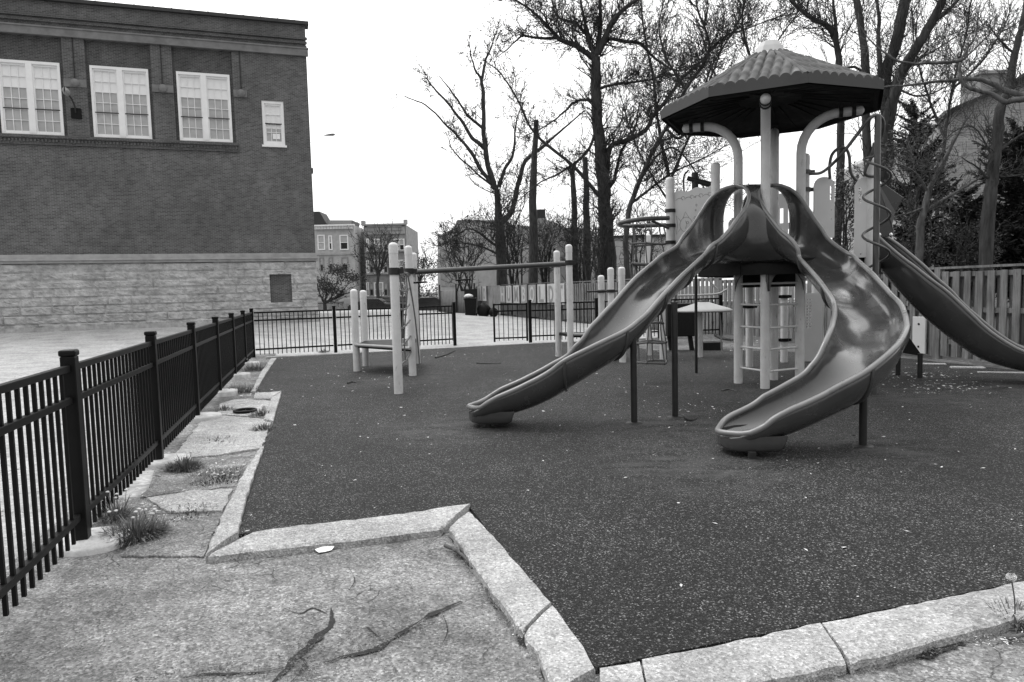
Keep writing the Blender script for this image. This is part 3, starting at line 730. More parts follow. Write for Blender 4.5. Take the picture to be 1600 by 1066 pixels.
# ================================================================ BUILDINGS FAR BEHIND
def fpt(x, y, D): return Y(x, y, D)
def facade(name, label, D, x0, x1, ytop, wallmat, depth=10, zb=-.4):
    a = fpt(x0, ytop, D); c = fpt(x1, ytop, D)
    root = thing(name, ((a.x+c.x)/2, D, zb), label, 'house')
    b = MB(); b.box(((a.x+c.x)/2, D+depth/2, (a.z+zb)/2), (c.x-a.x, depth, a.z-zb)); b.build('wall', wallmat, root)
    return root, a, c
def fwin(root, D, x0, x1, y0, y1, mat='dark_glass', fr='white_paint', t=.12):
    a = fpt(x0, y1, D); c = fpt(x1, y0, D); w_, h_ = c.x-a.x, c.z-a.z; m_ = ((a.x+c.x)/2, D-.04, (a.z+c.z)/2)
    b = MB(); x, z = m_[0], m_[2]
    b.box((a.x+t/2, D-.05, z), (t, .12, h_)); b.box((c.x-t/2, D-.05, z), (t, .12, h_)); b.box((x, D-.05, c.z-t/2), (w_-2*t, .12, t)); b.box((x, D-.05, a.z+t/2), (w_-2*t, .12, t)); b.box((x, D-.05, z), (w_-2*t, .1, t*.6))
    wf = b.build('window', fr, root)
    b = MB(); b.box((x, D-.02, z+h_*.25), (w_-t, .04, h_*.5-t)); b.build('pane', 'shade_glass' if mat == 'dark_glass' else mat, wf)
    b = MB(); b.box((x, D-.02, z-h_*.25), (w_-t, .04, h_*.5-t)); b.build('pane', mat, wf)
D = 76
rh, a, c = facade('row_house', 'pale greystone row house with dark mansard roof just right of the school', D, 490, 552, 353, 'hazed_pale_brick')
b = MB()
for k in range(26): b.box((a.x+.1+k*(c.x-a.x-.2)/25, D-.25, a.z-.28), (.09, .3, .3))
b.box(((a.x+c.x)/2, D-.2, a.z-.03), (c.x-a.x+.3, .6, .16)); b.build('cornice', 'white_paint', rh)
t0, t1 = fpt(490, 344, D+1), fpt(551, 344, D+1)
b = MB(); b.prism([V((t0.x, D+.0, a.z+.06)), V((t1.x, D+.0, a.z+.06)), V((t1.x-.1, D+1.2, t1.z)), V((t0.x, D+1.2, t0.z))], (0, 4, 0)); q = fpt(503, 331, D); b.prism([V((a.x, D-.5, a.z+.1)), V((q.x+.6, D-.5, a.z+.1)), V((q.x-.2, D-.3, q.z)), V((a.x, D-.3, q.z))], (0, 3, 0)); b.build('roof', 'mansard', rh)
for r_ in ((497, 507.5, 367, 391), (514, 519, 368, 391), (531.5, 544, 367, 391)): fwin(rh, D, *r_, mat='shade_glass' if r_[0] < 500 else 'dark_glass')
for r_ in ((500, 506, 402, 425), (514, 520, 402, 425), (534, 544, 402, 424)): fwin(rh, D, *r_, fr='hazed_grey_brick')
b = MB(); q = fpt(490, 398, D); q2 = fpt(553, 398, D); b.box(((q.x+q2.x)/2, D-.05, q.z), (q2.x-q.x+.1, .2, .18)); b.build('band', 'trim_stone', rh)
dk, a, c = facade('narrow_house', 'dark narrow house set back between the row house and the three-storey building', 80, 552, 572, 363, 'hazed_grey_brick'); 
fwin(dk, 80, 556, 562, 376, 394, fr='hazed_grey_brick')
D = 78
tb, a, c = facade('apartment_house', 'three-storey brick flat-roofed house with pale window bays behind the bare street tree', D, 568, 634, 353, 'hazed_grey_brick')
b = MB(); q = fpt(569, 367, D); b.box(((a.x+c.x)/2, D-.06, (a.z+q.z)/2-.1), (c.x-a.x-.2, .2, (a.z-q.z)*.8)); b.box(((a.x+c.x)/2, D-.1, a.z+.08), (c.x-a.x+.2, .5, .16))
for xx in (a.x, c.x): b.box((xx, D-.05, a.z+.3), (.4, .5, .5))
b.build('parapet_panel', 'trim_stone', tb)
b = MB(); 
for k in range(7): 
    for rr2 in (.25, .7):
        b.box((a.x+.7+k*(c.x-a.x-1.4)/6, D-.19, q.z+.3+rr2*.9), (.55, .1, .3))
b.build('parapet_tile', 'hazed_grey_brick', tb)
for y0, y1 in ((373, 392), (406, 427), (441, 463)):
    for x0, x1, fm in ((573, 577, 0), (577.5, 584, 1), (585, 599, 0), (600, 606, 1), (608, 615, 0), (616, 624, 0), (624, 632, 0)):
        fwin(tb, D, x0, x1, y0, y1, mat='shade_glass' if x0 in (585, 616) else 'dark_glass', fr='white_paint' if x0 in (573, 585, 616, 624) else 'hazed_grey_brick')
    q = fpt(570, y1+1.5, D); b = MB(); b.box(((a.x+c.x)/2, D-.1, q.z), (c.x-a.x-.3, .3, .16)); b.build('sill_band', 'trim_stone', tb)
# long stepped-gable building beyond the board fence
D = 64
pr = [(684, 492), (684, 367), (690, 369), (702, 364), (712, 356), (715, 346), (776, 347), (792, 347), (800, 356), (842, 356), (842, 492)]
lb = thing('gabled_building', fpt(770, 480, D), 'pale brick building with stepped parapet beyond the lettered board fence', 'building')
b = MB(); b.prism([fpt(x, y, D) for x, y in pr], (3, 16, 0)); b.build('wall', 'hazed_pale_brick', lb)
b = MB()
for p_, q_ in zip(pr[1:-1], pr[2:-1]):
    a, c = fpt(*p_, D)+V((0, 0, .06)), fpt(*q_, D)+V((0, 0, .06))
    if abs(p_[0]-q_[0]) > .5: b.bar(a+V((0, .2, 0)), c+V((0, .2, 0)), .7, .16)
b.build('coping', 'hazed_grey_brick', lb)
for r_ in ((690, 697, 388, 408), (703, 710, 388, 408), (690, 697, 425, 447), (703, 710, 425, 447), (729, 737, 372, 388), (744, 754, 372, 386)): fwin(lb, D, *r_, mat='shade_glass', fr='trim_stone')
D = 58
pr = [(836, 492), (836, 352), (841, 341), (850, 341), (853, 350), (862, 345), (884, 356), (918, 357), (918, 492)]
lb = thing('gabled_building', fpt(880, 480, D), 'darker gabled brick house with chimney behind the tall cut-off trunks', 'building')
b = MB(); b.prism([fpt(x, y, D) for x, y in pr], (3, 12, 0)); b.build('wall', 'hazed_grey_brick', lb)
for r_ in ((862, 870, 380, 396), (892, 900, 380, 396)): fwin(lb, D, *r_, fr='trim_stone')
b = MB(); a = fpt(846, 338, D); b.box((a.x, D+.6, a.z), (.7, .8, 1.2)); b.build('chimney', 'mansard', lb)
D = 66
lb = thing('gabled_building', fpt(1000, 480, D), 'pale low building glimpsed through branches between the big trunk and the slide tower', 'building')
b = MB(); a, c = fpt(948, 372, D), fpt(1046, 372, D); b.box(((a.x+c.x)/2, D+5, a.z/2), (c.x-a.x, 10, a.z)); b.build('wall', 'hazed_pale_brick', lb)
b = MB(); b.box(((a.x+c.x)/2, D+5, a.z+.1), (c.x-a.x+.4, 10.4, .2)); b.build('roof', 'mansard', lb)
fwin(lb, D, 985, 992, 395, 412)
# house on the right with pale side wall, sloping roof line and chimney
D = 27
hr = thing('side_house', fpt(1540, 480, D), 'tall pale brick house with sloping roof edge and chimney behind the right-hand trees', 'house')
M['house_brick'] = brick_mat('house_brick', 0, .3, .4, .45, bw=.25, rh=.09, var=.25)
b = MB(); b.prism([fpt(x, y, D) for x, y in ((1468, 470), (1468, 190), (1482, 176), (1560, 143), (1600, 128), (1680, 120), (1680, 470))], (2, 12, 0)); b.build('wall', 'house_brick', hr)
b = MB()
for p_, q_ in (((1466, 188), (1482, 174)), ((1482, 174), (1560, 141)), ((1560, 141), (1600, 126)), ((1600, 126), (1682, 118))):
    b.bar(fpt(*p_, D)+V((0, -.05, .0)), fpt(*q_, D)+V((0, -.05, 0)), .5, .14)
b.build('roof_edge', 'mansard', hr)
b = MB(); a = fpt(1541, 112, D); c = fpt(1581, 160, D); b.box(((a.x+c.x)/2, D+.9, (a.z+c.z)/2), (c.x-a.x, 1.2, a.z-c.z)); ck = b.build('chimney', 'hazed_grey_brick', hr)
b = MB(); b.box(((a.x+c.x)/2, D+.9, a.z+.06), (c.x-a.x+.14, 1.34, .12)); b.build('chimney_cap', 'trim_stone', ck)
fwin(hr, D, 1504, 1520, 300, 330); 
# distant row of trees and roofs closing the street
# ---------------------------------------------------------------- street lamps behind the school
def lampost(px, py, D, label, L):
    h = fpt(px, py, D); base = V((h.x-L-2.2, D+3, -.3))
    t = thing('street_lamp', base, label, 'street lamp')
    b = MB(); b.tube([base, base+V((0, 0, h.z-.2))], [.1, .06], 8); b.build('pole', 'lamp_grey', t)
    b = MB(); b.tube(cr([base+V((0, 0, h.z-.2)), base+V((.8, -1.1, h.z+.18)), V((h.x-.2, h.y, h.z))], 5), .007, 5); b.build('arm', 'white_paint', t)
    b = MB(); b.grid([[h+V((x, r_*math.cos(k*math.pi/5), r_*.45*math.sin(k*math.pi/5)+x*.06)) for k in range(10)] for x, r_ in ((-.26, .01), (-.2, .05), (0, .1), (.18, .13), (.27, .1), (.3, .01))], closed=True); b.build('lamp_head', 'lamp_grey', t)
lampost(514, 211, 34, 'cobra-head street lamp high in the white sky right of the school', .4)
# ---------------------------------------------------------------- parked cars
def car(px, D, label, paint, z=-.36, L=4.4, flip=1):
    c = Y(px, 470, D); t = thing('parked_car', (c.x, D, z), label, 'car', 'cars parked along the far street')
    prof = [(-2.2, .3), (-2.2, .72), (-1.95, .88), (-1.1, .95), (-.55, 1.4), (.75, 1.42), (1.45, 1.0), (2.1, .9), (2.22, .6), (2.2, .3)]
    b = MB(); b.prism([V((c.x+flip*x, D-.85, z+h)) for x, h in prof], (0, 1.7, 0)); b.build('body', paint, t, bevel=.06)
    b = MB(); b.prism([V((c.x+flip*x, D-.87, z+h)) for x, h in ((-.95, .98), (-.5, 1.33), (.68, 1.34), (1.2, 1.02))], (0, 1.74, 0)); b.build('window', 'dark_glass', t)
    for x in (-1.4, 1.35):
        b = MB(); cc = V((c.x+flip*x, D-.8, z+.32)); b.grid([[cc+V((r_*math.cos(k*math.pi/8), y_, r_*math.sin(k*math.pi/8))) for k in range(16)] for y_, r_ in ((.15, .001), (.15, .32), (-.08, .32), (-.1, .2), (-.1, .001))], closed=True); b.build('wheel', 'tyre', t)
    b = MB(); b.box((c.x+flip*2.18, D-.6, z+.72), (.1, .3, .12)); b.build('headlight', 'chrome', t)
car(668, 60, 'dark parked car with pale glinting roof right of the ladder posts, by the far street', 'car_dark')
car(715, 63, 'car nose beside the corrugated fence on the far street', 'car_pale', flip=-1)
car(585, 60, 'dark parked car behind the two short posts and black fence', 'car_dark', flip=-1)
# iron railings along the far street
rf = thing('street_railing', Y(570, 480, 55), 'low dark railing along the far edge of the lot', 'railing')
a, c = Y(480, 480, 55), Y(650, 480, 55)
b = MB(); a.z = c.z = -.2
for z in (.15, 1.0): b.bar(a+V((0, 0, z)), c+V((0, 0, z)), .05, .06)
for k in range(90): b.box(a.lerp(c, k/89)+V((0, 0, .55)), (.03, .03, 1.2))
b.build('pickets', 'dark_metal', rf)
b = MB(); q = Y(546, 471, 54.8); b.box((q.x, q.y, q.z), (.9, .05, .35)); b.build('notice_board', 'lamp_grey', rf)
# ---------------------------------------------------------------- wheeled bin with bag
p = Y(736, 496, 39); p.z = 0
bn = thing('wheeled_bin', p, 'overfilled black wheeled bin with a white bag on top beside the board fence', 'bin')
b = MB(); ring = lambda s_, z: [p+V((x*s_, y*s_, z)) for x, y in ((-.34, -.36), (.34, -.36), (.34, .36), (-.34, .36))]
rows = [ring(.78, .06), ring(1, 1.0), ring(1.08, 1.02), ring(1.08, 1.08)]
b.grid(rows, smooth=False, closed=True); b.add(rows[-1], [(0, 1, 2, 3)]); b.build('body', 'dark_rubber', bn, bevel=.03)
b = MB(); b.prism([p+V((-.37, .3, 1.1)), p+V((.37, .3, 1.1)), p+V((.37, .45, 1.6)), p+V((-.37, .45, 1.6))], (0, .05, 0)); b.build('lid', 'dark_rubber', bn)
for x in (-.3, .3):
    b = MB(); b.tube([p+V((x-.05, .33, .12)), p+V((x+.05, .33, .12))], .12, 12); b.build('wheel', 'tyre', bn)
def lump(c, r_, seed, sq=1):
    q = random.Random(seed); b = MB(); rows = []
    ph = [q.uniform(0, 6) for _ in range(6)]
    for i in range(9):
        th = math.pi*i/8; rows.append([V(c)+V((r_[0]*math.sin(th)*math.cos(k*math.pi/7)*(1+.12*math.sin(3*k+ph[0]+i)), r_[1]*math.sin(th)*math.sin(k*math.pi/7)*(1+.1*math.sin(2*k+ph[1])), r_[2]*math.cos(th)*(1+.1*math.sin(k+ph[2])))) for k in range(14)])
    b.grid(rows, closed=True); return b
b = lump(p+V((-.1, -.02, 1.2)), (.26, .24, .13), 1)
single(b, 'rubbish_bag', 'paper', 'crumpled white bag lying on top of the black bin', 'bag')
for i, (x, y, s_, lab) in enumerate(((.75, -.1, .5, 'large black rubbish bag slumped against the wheeled bin'), (1.3, -.4, .33, 'small black rubbish bag at the right end of the bin pile'))):
    single(lump(p+V((x, y, s_*.72)), (s_*.8, s_*.7, s_*.85), 5+i), 'rubbish_bag', 'dark_rubber', lab, 'bag', 'black bags by the bin')
# ================================================================ PLAY TOWER
TC = V((3.74, 9.92, 0)); AF = V((-.352, -.936, 0)); AL = V((-.936, .352, 0))
tw = thing('play_tower', TC, 'tall play tower with tiled octagonal roof and three plastic slides', 'play structure')
DZ = 1.83
def post(root, p, z0, z1, r=.0635, cap=True, name='post'):
    b = MB(); b.tube([V((p.x, p.y, z0)), V((p.x, p.y, z1-.1))], r, 20); o = b.build(name, 'post_paint', root)
    if cap:
        b = MB(); b.lathe((p.x, p.y, 0), capprof(r*1.05, z1-.16, z1), 20); b.build('cap', 'post_paint', o)
    return o
# four bent posts that carry the roof
hd_ = .42; ZR0 = 3.95
ends = {}
for k, d in enumerate((AF, AL, -AF, -AL)):
    p = TC+d*hd_
    if k == 0: p = TC+AF*.47+V((-.05, 0, 0))
    if k == 2: p = p+V((.08, 0, 0))
    pts = [V((p.x, p.y, 0)), V((p.x, p.y, 1.5)), V((p.x, p.y, 3.32))]
    for j in range(1, 9):
        t = math.pi/2*j/8; pts.append(V((p.x, p.y, 3.32))+d*.5*(1-math.cos(t))+V((0, 0, .5*math.sin(t))))
    e = p+d*.74; pts.append(V((e.x, e.y, 3.82)))
    b = MB(); b.tube(pts, .0635, 20); po = b.build('post', 'post_paint', tw)
    for q in (.5, .66):
        c = p+d*q; b = MB(); b.tube([V((c.x, c.y, 3.82))-d*.025, V((c.x, c.y, 3.82))+d*.025], .078, 16); b.box((c.x, c.y, 3.88), (.05, .12, .1), rz=math.atan2(d.y, d.x)); b.build('clamp', 'dark_metal', po)
    b = MB(); q = V((e.x, e.y, 3.82)); b.tube([q, q+d*.03, q+d*.05], [.0635, .055, .02], 16); b.build('end_cap', 'post_paint', po)
# octagonal roof with barrel tiles
RR = 1.48; ZE = 3.89; FH = .1; RT = .24; ZTOP = 4.67
def ov(k, r_): 
    t = R(176+45*k); return V((TC.x+r_*math.cos(t), TC.y+r_*math.sin(t), 0))
b = MB(); fas = MB(); hip = MB()
for k in range(8):
    a, c = ov(k, RR), ov(k+1, RR); a2, c2 = ov(k, RT), ov(k+1, RT)
    L = (c-a).length; ed = (c-a)/L; nu = 9*10; nv = 28
    slope = ((a2+c2)/2-(a+c)/2); sl_ = math.hypot(slope.length, ZTOP-ZE-FH)
    nrm = ((a+c)/2-TC); nrm.z = 0; nrm.normalize(); nrm = V((nrm.x*(ZTOP-ZE-FH), nrm.y*(ZTOP-ZE-FH), slope.length)).normalized()
    rows = []
    for j in range(nv+1):
        v = j/nv; base = (a+c)/2+slope*v+V((0, 0, ZE+FH+(ZTOP-ZE-FH)*v)); hw = (L*(1-v)+(c2-a2).length*v)/2; row = []
        st = (v*4.2) % 1
        for i in range(nu+1):
            u = (i/nu*2-1); x = u*hw; ph = (x/L*9+.5)*math.pi
            h = .055*abs(math.cos(ph))**.62+.016*(1-st)
            edge = min(1, (1-abs(u))*hw/.05); row.append(base+ed*x+nrm*h*edge)
        rows.append(row)
    b.grid(rows)
    on = V((nrm.x, nrm.y, 0)).normalized(); e0 = [(a+c)/2+ed*((i/nu*2-1)*(L/2+.02))+on*.045 for i in range(nu+1)]
    fas.grid([[p+V((0, 0, ZE)) for p in e0], [V((p.x, p.y, q.z-.004)) for p, q in zip(e0, rows[0])], [q+V((0, 0, .002)) for q in rows[0]]], smooth=False)
    hip.tube([ov(k, RR*.995)+V((0, 0, ZE+FH+.005)), ov(k, RT)+V((0, 0, ZTOP+.01))], [.045, .035], 8)
rf_ = b.build('roof', 'roof_plastic', tw)
fas.build('fascia', 'roof_plastic', rf_); hip.build('hip_ridge', 'roof_plastic', rf_)
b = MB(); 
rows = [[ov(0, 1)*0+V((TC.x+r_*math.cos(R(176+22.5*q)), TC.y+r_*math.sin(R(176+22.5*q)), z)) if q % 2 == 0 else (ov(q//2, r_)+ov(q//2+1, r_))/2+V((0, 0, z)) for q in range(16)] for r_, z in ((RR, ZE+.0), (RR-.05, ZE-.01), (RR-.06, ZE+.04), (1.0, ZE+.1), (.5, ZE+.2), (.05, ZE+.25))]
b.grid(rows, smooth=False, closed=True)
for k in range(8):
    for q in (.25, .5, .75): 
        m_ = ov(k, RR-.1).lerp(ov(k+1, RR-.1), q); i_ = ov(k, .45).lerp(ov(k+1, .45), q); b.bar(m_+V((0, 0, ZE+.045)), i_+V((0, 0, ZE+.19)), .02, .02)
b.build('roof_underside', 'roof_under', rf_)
b = MB(); b.lathe(TC, [(RT+.05, ZTOP-.05), (RT+.06, ZTOP), (RT*.95, ZTOP+.05), (RT*.75, ZTOP+.14), (.12, ZTOP+.22), (.04, ZTOP+.245), (.001, ZTOP+.25)], 8, smooth=False); b.build('finial', 'cap_plastic', rf_)
# deck: core under the roof, wings left and right, rear part
b = MB()
cl = lambda x, y: TC+AL*x+AF*y                      # left, front
dk_ = [cl(.36, .62), cl(.95, .3), cl(1.0, -.9), cl(.7, -2.2), cl(-1.3, -2.4), cl(-1.55, -.9), cl(-1.25, .25), cl(-.36, .62)]
b.prism([p+V((0, 0, DZ-.09)) for p in dk_], (0, 0, .09)); b.build('deck', 'dark_rubber', tw)
b = MB(); q_ = dk_+[dk_[0]]
for p, q in zip(q_, q_[1:]): b.bar(p+V((0, 0, DZ-.14)), q+V((0, 0, DZ-.14)), .03, .14)
b.build('deck_skirt', 'dark_rubber', tw)
# scalloped brackets between the front posts, below the hood
def valance(p, q, mat='slide_plastic'):
    b = MB(); d = (q-p); n = 24; top = []; bot = []
    for i in range(n+1):
        t = i/n; x = p+d*t; u = abs(t-.5)*2
        top.append(V((x.x, x.y, DZ-.06))); bot.append(V((x.x, x.y, DZ-.44+.28*(1-u**2.4)**.5*(1 if .02 < t < .98 else 0))))
    b.grid([top, bot], smooth=False); return b.build('valance', mat, tw, solid=.02)
pL, pF, pR, pB = TC+AL*hd_, TC+AF*.47, TC-AL*hd_, TC-AF*hd_
out = AF*.1
valance(pL+out*.4+AL*.03, pF+out); valance(pF+out, pR+out*.4-AL*.03)
# rung ladders between the posts under the deck
for i, z in enumerate((.27, .58, .88, 1.2, 1.5)):
    for p, q in ((pL, pF), (pF, pR)):
        b = MB(); b.tube([V((p.x, p.y, z)), V((q.x, q.y, z))], .016, 8); b.build('rung', 'post_paint', tw)
b = MB(); 
for p, q in ((pL, pB), (pB, pR)): b.bar(p+V((0, 0, 1.62)), q+V((0, 0, 1.62)), .02, .35)
b.build('dark_mesh_panel', 'dark_rubber', tw)
# rear posts carrying the deck
for px, py, z1 in ((1171, 576, DZ+1.0), (1225, 569, DZ-.1), (1273, 567, DZ+1.0)):
    p = G(px, py); po = post(tw, p, 0, z1)
    for z in ((.45, 1.25) if px > 1200 else (1.1,)):
        b = MB(); b.tube([V((p.x, p.y, z-.03)), V((p.x, p.y, z+.03))], .082, 16); b.bar(V((p.x-.13, p.y, z)), V((p.x+.13, p.y, z)), .04, .05); b.build('clamp', 'black_metal', po)
# pierced side panel beside the rear right post
p = G(1273, 567); 
def panel_holes(root, o, ex, ez, w_, h_, holes, mat='panel', th=.022, name='panel', nx=24, nz=36, round_=.12):
    # flat sheet with cut-outs: cells whose centre lies in a hole are left out
    b = MB(); nrm = ex.cross(ez).normalized(); inc = {}
    def top(x): 
        r_ = round_
        dx = max(0, r_-x, x-(w_-r_)); return h_-(r_-math.sqrt(max(0, r_*r_-dx*dx)))
    def ok(x, z): return z < top(x) and not any(hx0 < x < hx1 and hz0 < z < hz1 for hx0, hx1, hz0, hz1 in holes)
    cells = [[ok((i+.5)*w_/nx, (j+.5)*h_/nz) for j in range(nz)] for i in range(nx)]
    P_ = lambda i, j, s_: o+ex*(i*w_/nx)+ez*min(j*h_/nz, max(.0, top(min(max(i*w_/nx, .001), w_-.001))) if round_ else j*h_/nz)+nrm*s_*th/2
    for i in range(nx):
        for j in range(nz):
            if not cells[i][j]: continue
            b.add([P_(i, j, 1), P_(i+1, j, 1), P_(i+1, j+1, 1), P_(i, j+1, 1)], [(0, 1, 2, 3)])
            b.add([P_(i, j, -1), P_(i, j+1, -1), P_(i+1, j+1, -1), P_(i+1, j, -1)], [(0, 1, 2, 3)])
            for di, dj, q in ((-1, 0, (0, 0, 0, 1)), (1, 0, (1, 0, 1, 1)), (0, -1, (0, 0, 1, 0)), (0, 1, (0, 1, 1, 1))):
                a_, c_ = i+di, j+dj
                if 0 <= a_ < nx and 0 <= c_ < nz and cells[a_][c_]: continue
                b.add([P_(i+q[0], j+q[1], 1), P_(i+q[2], j+q[3], 1), P_(i+q[2], j+q[3], -1), P_(i+q[0], j+q[1], -1)], [(0, 1, 2, 3)])
    return b.build(name, mat, root)
panel_holes(tw, p+V((-.3, -.12, .05)), V((.5, -.1, 0)).normalized(), V((0, 0, 1)), .36, 1.25, [(.03+i*.05, .06+i*.05, .62+j*.055, .655+j*.055) for i in range(3) for j in range(10)], name='pierced_panel', nx=36, nz=69, round_=0)

# upper enclosure: posts, fish panel, barriers ---------------------------------------
qa = Y(1047, 300, 10.35); qb = Y(1118, 300, 10.15); qa.z = qb.z = 0
za, zb_ = Y(1043, 277, 10.35).z, Y(1117, 254, 10.15).z
post(tw, qa, 1.62, za); pb_ = post(tw, qb, 1.72, zb_)
b = MB(); b.lathe((qb.x, qb.y, 0), [(.001, 1.665), (.03, 1.67), (.055, 1.69), (.066, 1.73), (.066, 1.78)], 20); b.build('foot_cap', 'post_paint', pb_)
for z in (2.15, 2.4, 2.62):
    b = MB(); b.tube([V((qa.x, qa.y, z-.025)), V((qa.x, qa.y, z+.025))], .078, 16); b.build('clamp', 'dark_metal', tw)
ex = (qb-qa).normalized(); pw = (qb-qa).length-.12; o = qa+ex*.06+V((0, 0, DZ+.03)); ez = V((0, 0, 1)); nf = V((ex.y, -ex.x, 0))
ztop_l = Y(1055, 301, 10.33).z-o.z; ztop_r = Y(1105, 291, 10.2).z-o.z
b = MB(); n = 30; top = []
for i in range(n+1):
    t = i/n; h = ztop_l+(ztop_r-ztop_l)*t+.018*math.sin(t*13); top.append(o+ex*pw*t+ez*h)
b.prism([o, o+ex*pw]+top[::-1], nf*-.022); fp = tag(b.build('fish_panel', 'panel', tw), 'pale panel engraved with waves, bubbles and a small fish')
b = MB()
def eng(pts, closed=False): b.tube([o+ex*x*pw+ez*z+nf*.001 for x, z in pts], .0028, 4, closed=closed)
H_ = ztop_l
for k in range(4):
    x0 = .04+k*.24; eng([(x0+.2*t/12, H_-.12+.03*math.sin(t/12*math.pi)+.0*t+k*.012) for t in range(13)]); eng([(x0+.2-.045*math.sin(t/8*4.7), H_-.09+k*.012-.025*math.cos(t/8*4.7)) for t in range(9)])
b.build('engraved_waves', 'engraving', fp); b = MB(); fc = (.32, .53*H_)
eng([(fc[0]+.17*math.cos(t*math.pi/12), fc[1]+.11*math.sin(t*math.pi/12)) for t in range(24)], True)
eng([(fc[0]-.14, fc[1]+.05), (fc[0]-.27, fc[1]+.14), (fc[0]-.23, fc[1]), (fc[0]-.27, fc[1]-.14), (fc[0]-.14, fc[1]-.05)])
eng([(fc[0]-.08, fc[1]+.1), (fc[0]-.02, fc[1]+.19), (fc[0]+.08, fc[1]+.1)]); eng([(fc[0]-.05, fc[1]-.1), (fc[0]+.02, fc[1]-.18), (fc[0]+.1, fc[1]-.09)])
eng([(fc[0]+.04+.03*math.cos(t), fc[1]+.03+.02*math.sin(t)) for t in range(7)], True)
eng([(fc[0]+.15, fc[1]-.0), (fc[0]+.09, fc[1]-.015)]); eng([(fc[0]-.02, fc[1]+.06), (fc[0]+.02, fc[1]), (fc[0]-.02, fc[1]-.06)])
b.build('engraved_fish', 'engraving', fp); b = MB()
for x, z, r_ in ((.56, .62, .02), (.6, .8, .015), (.66, .45, .05), (.62, .28, .045), (.58, .73, .012), (.57, .92, .012)):
    b = MB(); eng([(x+r_*1.3*math.cos(t*math.pi/6), z*H_+r_*math.sin(t*math.pi/6)) for t in range(12)], True); b.build('engraved_bubble', 'engraving', fp)
# play telescope behind the fish panel
b = MB(); q = Y(1086, 276, 10.6); b.tube([q+V((0, 0, -.4)), q+V((0, 0, .06))], .05, 10); b.tube([q+V((-.12, 0, -.02)), q+V((.3, -.05, -.16))], [.035, .05], 10); b.tube(cr([q+V((-.14, .1, -.3)), q+V((-.16, .05, .0)), q+V((-.1, 0, .1))], 4), .014, 6); b.build('telescope', 'dark_metal', tw)
# panel seen through the right slide mouth
a = Y(1196, 400, 11.4); c = Y(1242, 400, 11.1); ex2 = (c-a).normalized(); ex2.z = 0; a.z = DZ
panel_holes(tw, a, ex2.normalized(), V((0, 0, 1)), .62, 1.12, [(.1+i*.13, .16+i*.13, .3+j*.34, .54+j*.34) for i in range(4) for j in range(2)]+[(.04, .06, .98, 1.0)], name='bar_panel', nx=62, nz=56, round_=.2)
a = Y(1138, 345, 11.2); a.z = DZ; panel_holes(tw, a, V((1, 0, 0)), V((0, 0, 1)), .3, .75, [], name='barrier_panel', nx=12, nz=20, round_=.1)
# posts and panels either side of the spiral climber
qc = Y(1257, 300, 10.05); qd = Y(1360, 300, 9.2); qc.z = qd.z = 0
zc, zd = Y(1256, 240, 10.05).z, Y(1358, 246, 9.2).z
post(tw, qc, 2.2, zc, r=.068); post(tw, qd, DZ-.35, zd, r=.06)
for z in (zc-.27, zc-.52):
    b = MB(); b.tube([V((qc.x, qc.y, z-.03)), V((qc.x, qc.y, z+.03))], .085, 16); b.box((qc.x+.09, qc.y-.02, z), (.08, .06, .05)); b.build('clamp', 'grey_tube', tw)
for px0, px1, D0, D1, zt, zbm, nm in ((1271, 1303, 9.95, 10.0, 277, 372, 0), (1334, 1366, 9.25, 9.15, 277, 403, 1)):
    a, c = Y(px0, zbm, D0), Y(px1, zbm, D1); hgt = Y(px0, zt, D0).z-a.z; wd = math.hypot(c.x-a.x, c.y-a.y); ex3 = V((c.x-a.x, c.y-a.y, 0)).normalized()
    hx = [(wd-.075, wd-.04, hgt*.62, hgt*.86)] if nm == 0 else [(.05, .085, hgt*.68, hgt*.88)]
    hx += [(wd*.82, wd*.87, hgt*.3, hgt*.32), (wd*.82, wd*.87, hgt*.45, hgt*.47)] if nm == 0 else [(wd*.3, wd*.36, .04, .055), (wd*.6, wd*.66, .04, .055)]
    panel_holes(tw, a, ex3, V((0, 0, 1)), wd, hgt, hx, name='grip_panel', nx=30, nz=80, round_=.14)

# slides ---------------------------------------------------------------------------
def wsp(v, p): return math.copysign(abs(v)**p, v)
def interp(xs, ys, x):
    return float(np.interp(x, xs, ys))
def chute(root, cen, w_, fl, bb, ph, label, mat='slide_plastic', nphi=28, p=.82, thick=.012, rimr=.026, rim0=0):
    # cen: list of (x, y, floor z); w_: half widths; bb: half height of full loop; ph: how far round the loop the wall goes
    n = len(cen); C_ = [V(c) for c in cen]; rows = []; nr = []; fr_ = []
    for i in range(n):
        d = C_[min(i+1, n-1)]-C_[max(i-1, 0)]; d.z = 0; d.normalize(); s_ = V((d.y, -d.x, 0))   # right of travel
        row = []
        for j in range(nphi+1):
            f_ = R(ph[i])*(j/nphi*2-1); x = w_[i]*wsp(math.sin(f_), p); z = bb[i]*(1-wsp(math.cos(f_), p))
            row.append(C_[i]+s_*x+V((0, 0, z)))
        rows.append(row); fr_.append(row[0]); nr.append(row[-1])
    b = MB(); b.grid(rows); o = b.build('slide', mat, root, solid=thick); tag(o, label)
    b = MB(); dd = (C_[-1]-C_[-4]).normalized(); tip = V((C_[-1].x+dd.x*.02, C_[-1].y+dd.y*.02, (fr_[-4].z+nr[-4].z)/2-.012)); b.tube(fr_[rim0:-5]+cr([fr_[-5], fr_[-4].lerp(tip, .25), tip, nr[-4].lerp(tip, .25), nr[-5]], 6)+nr[rim0:-5][::-1], rimr, 10); b.build('rim', 'slide_rim', o)
    return o, rows
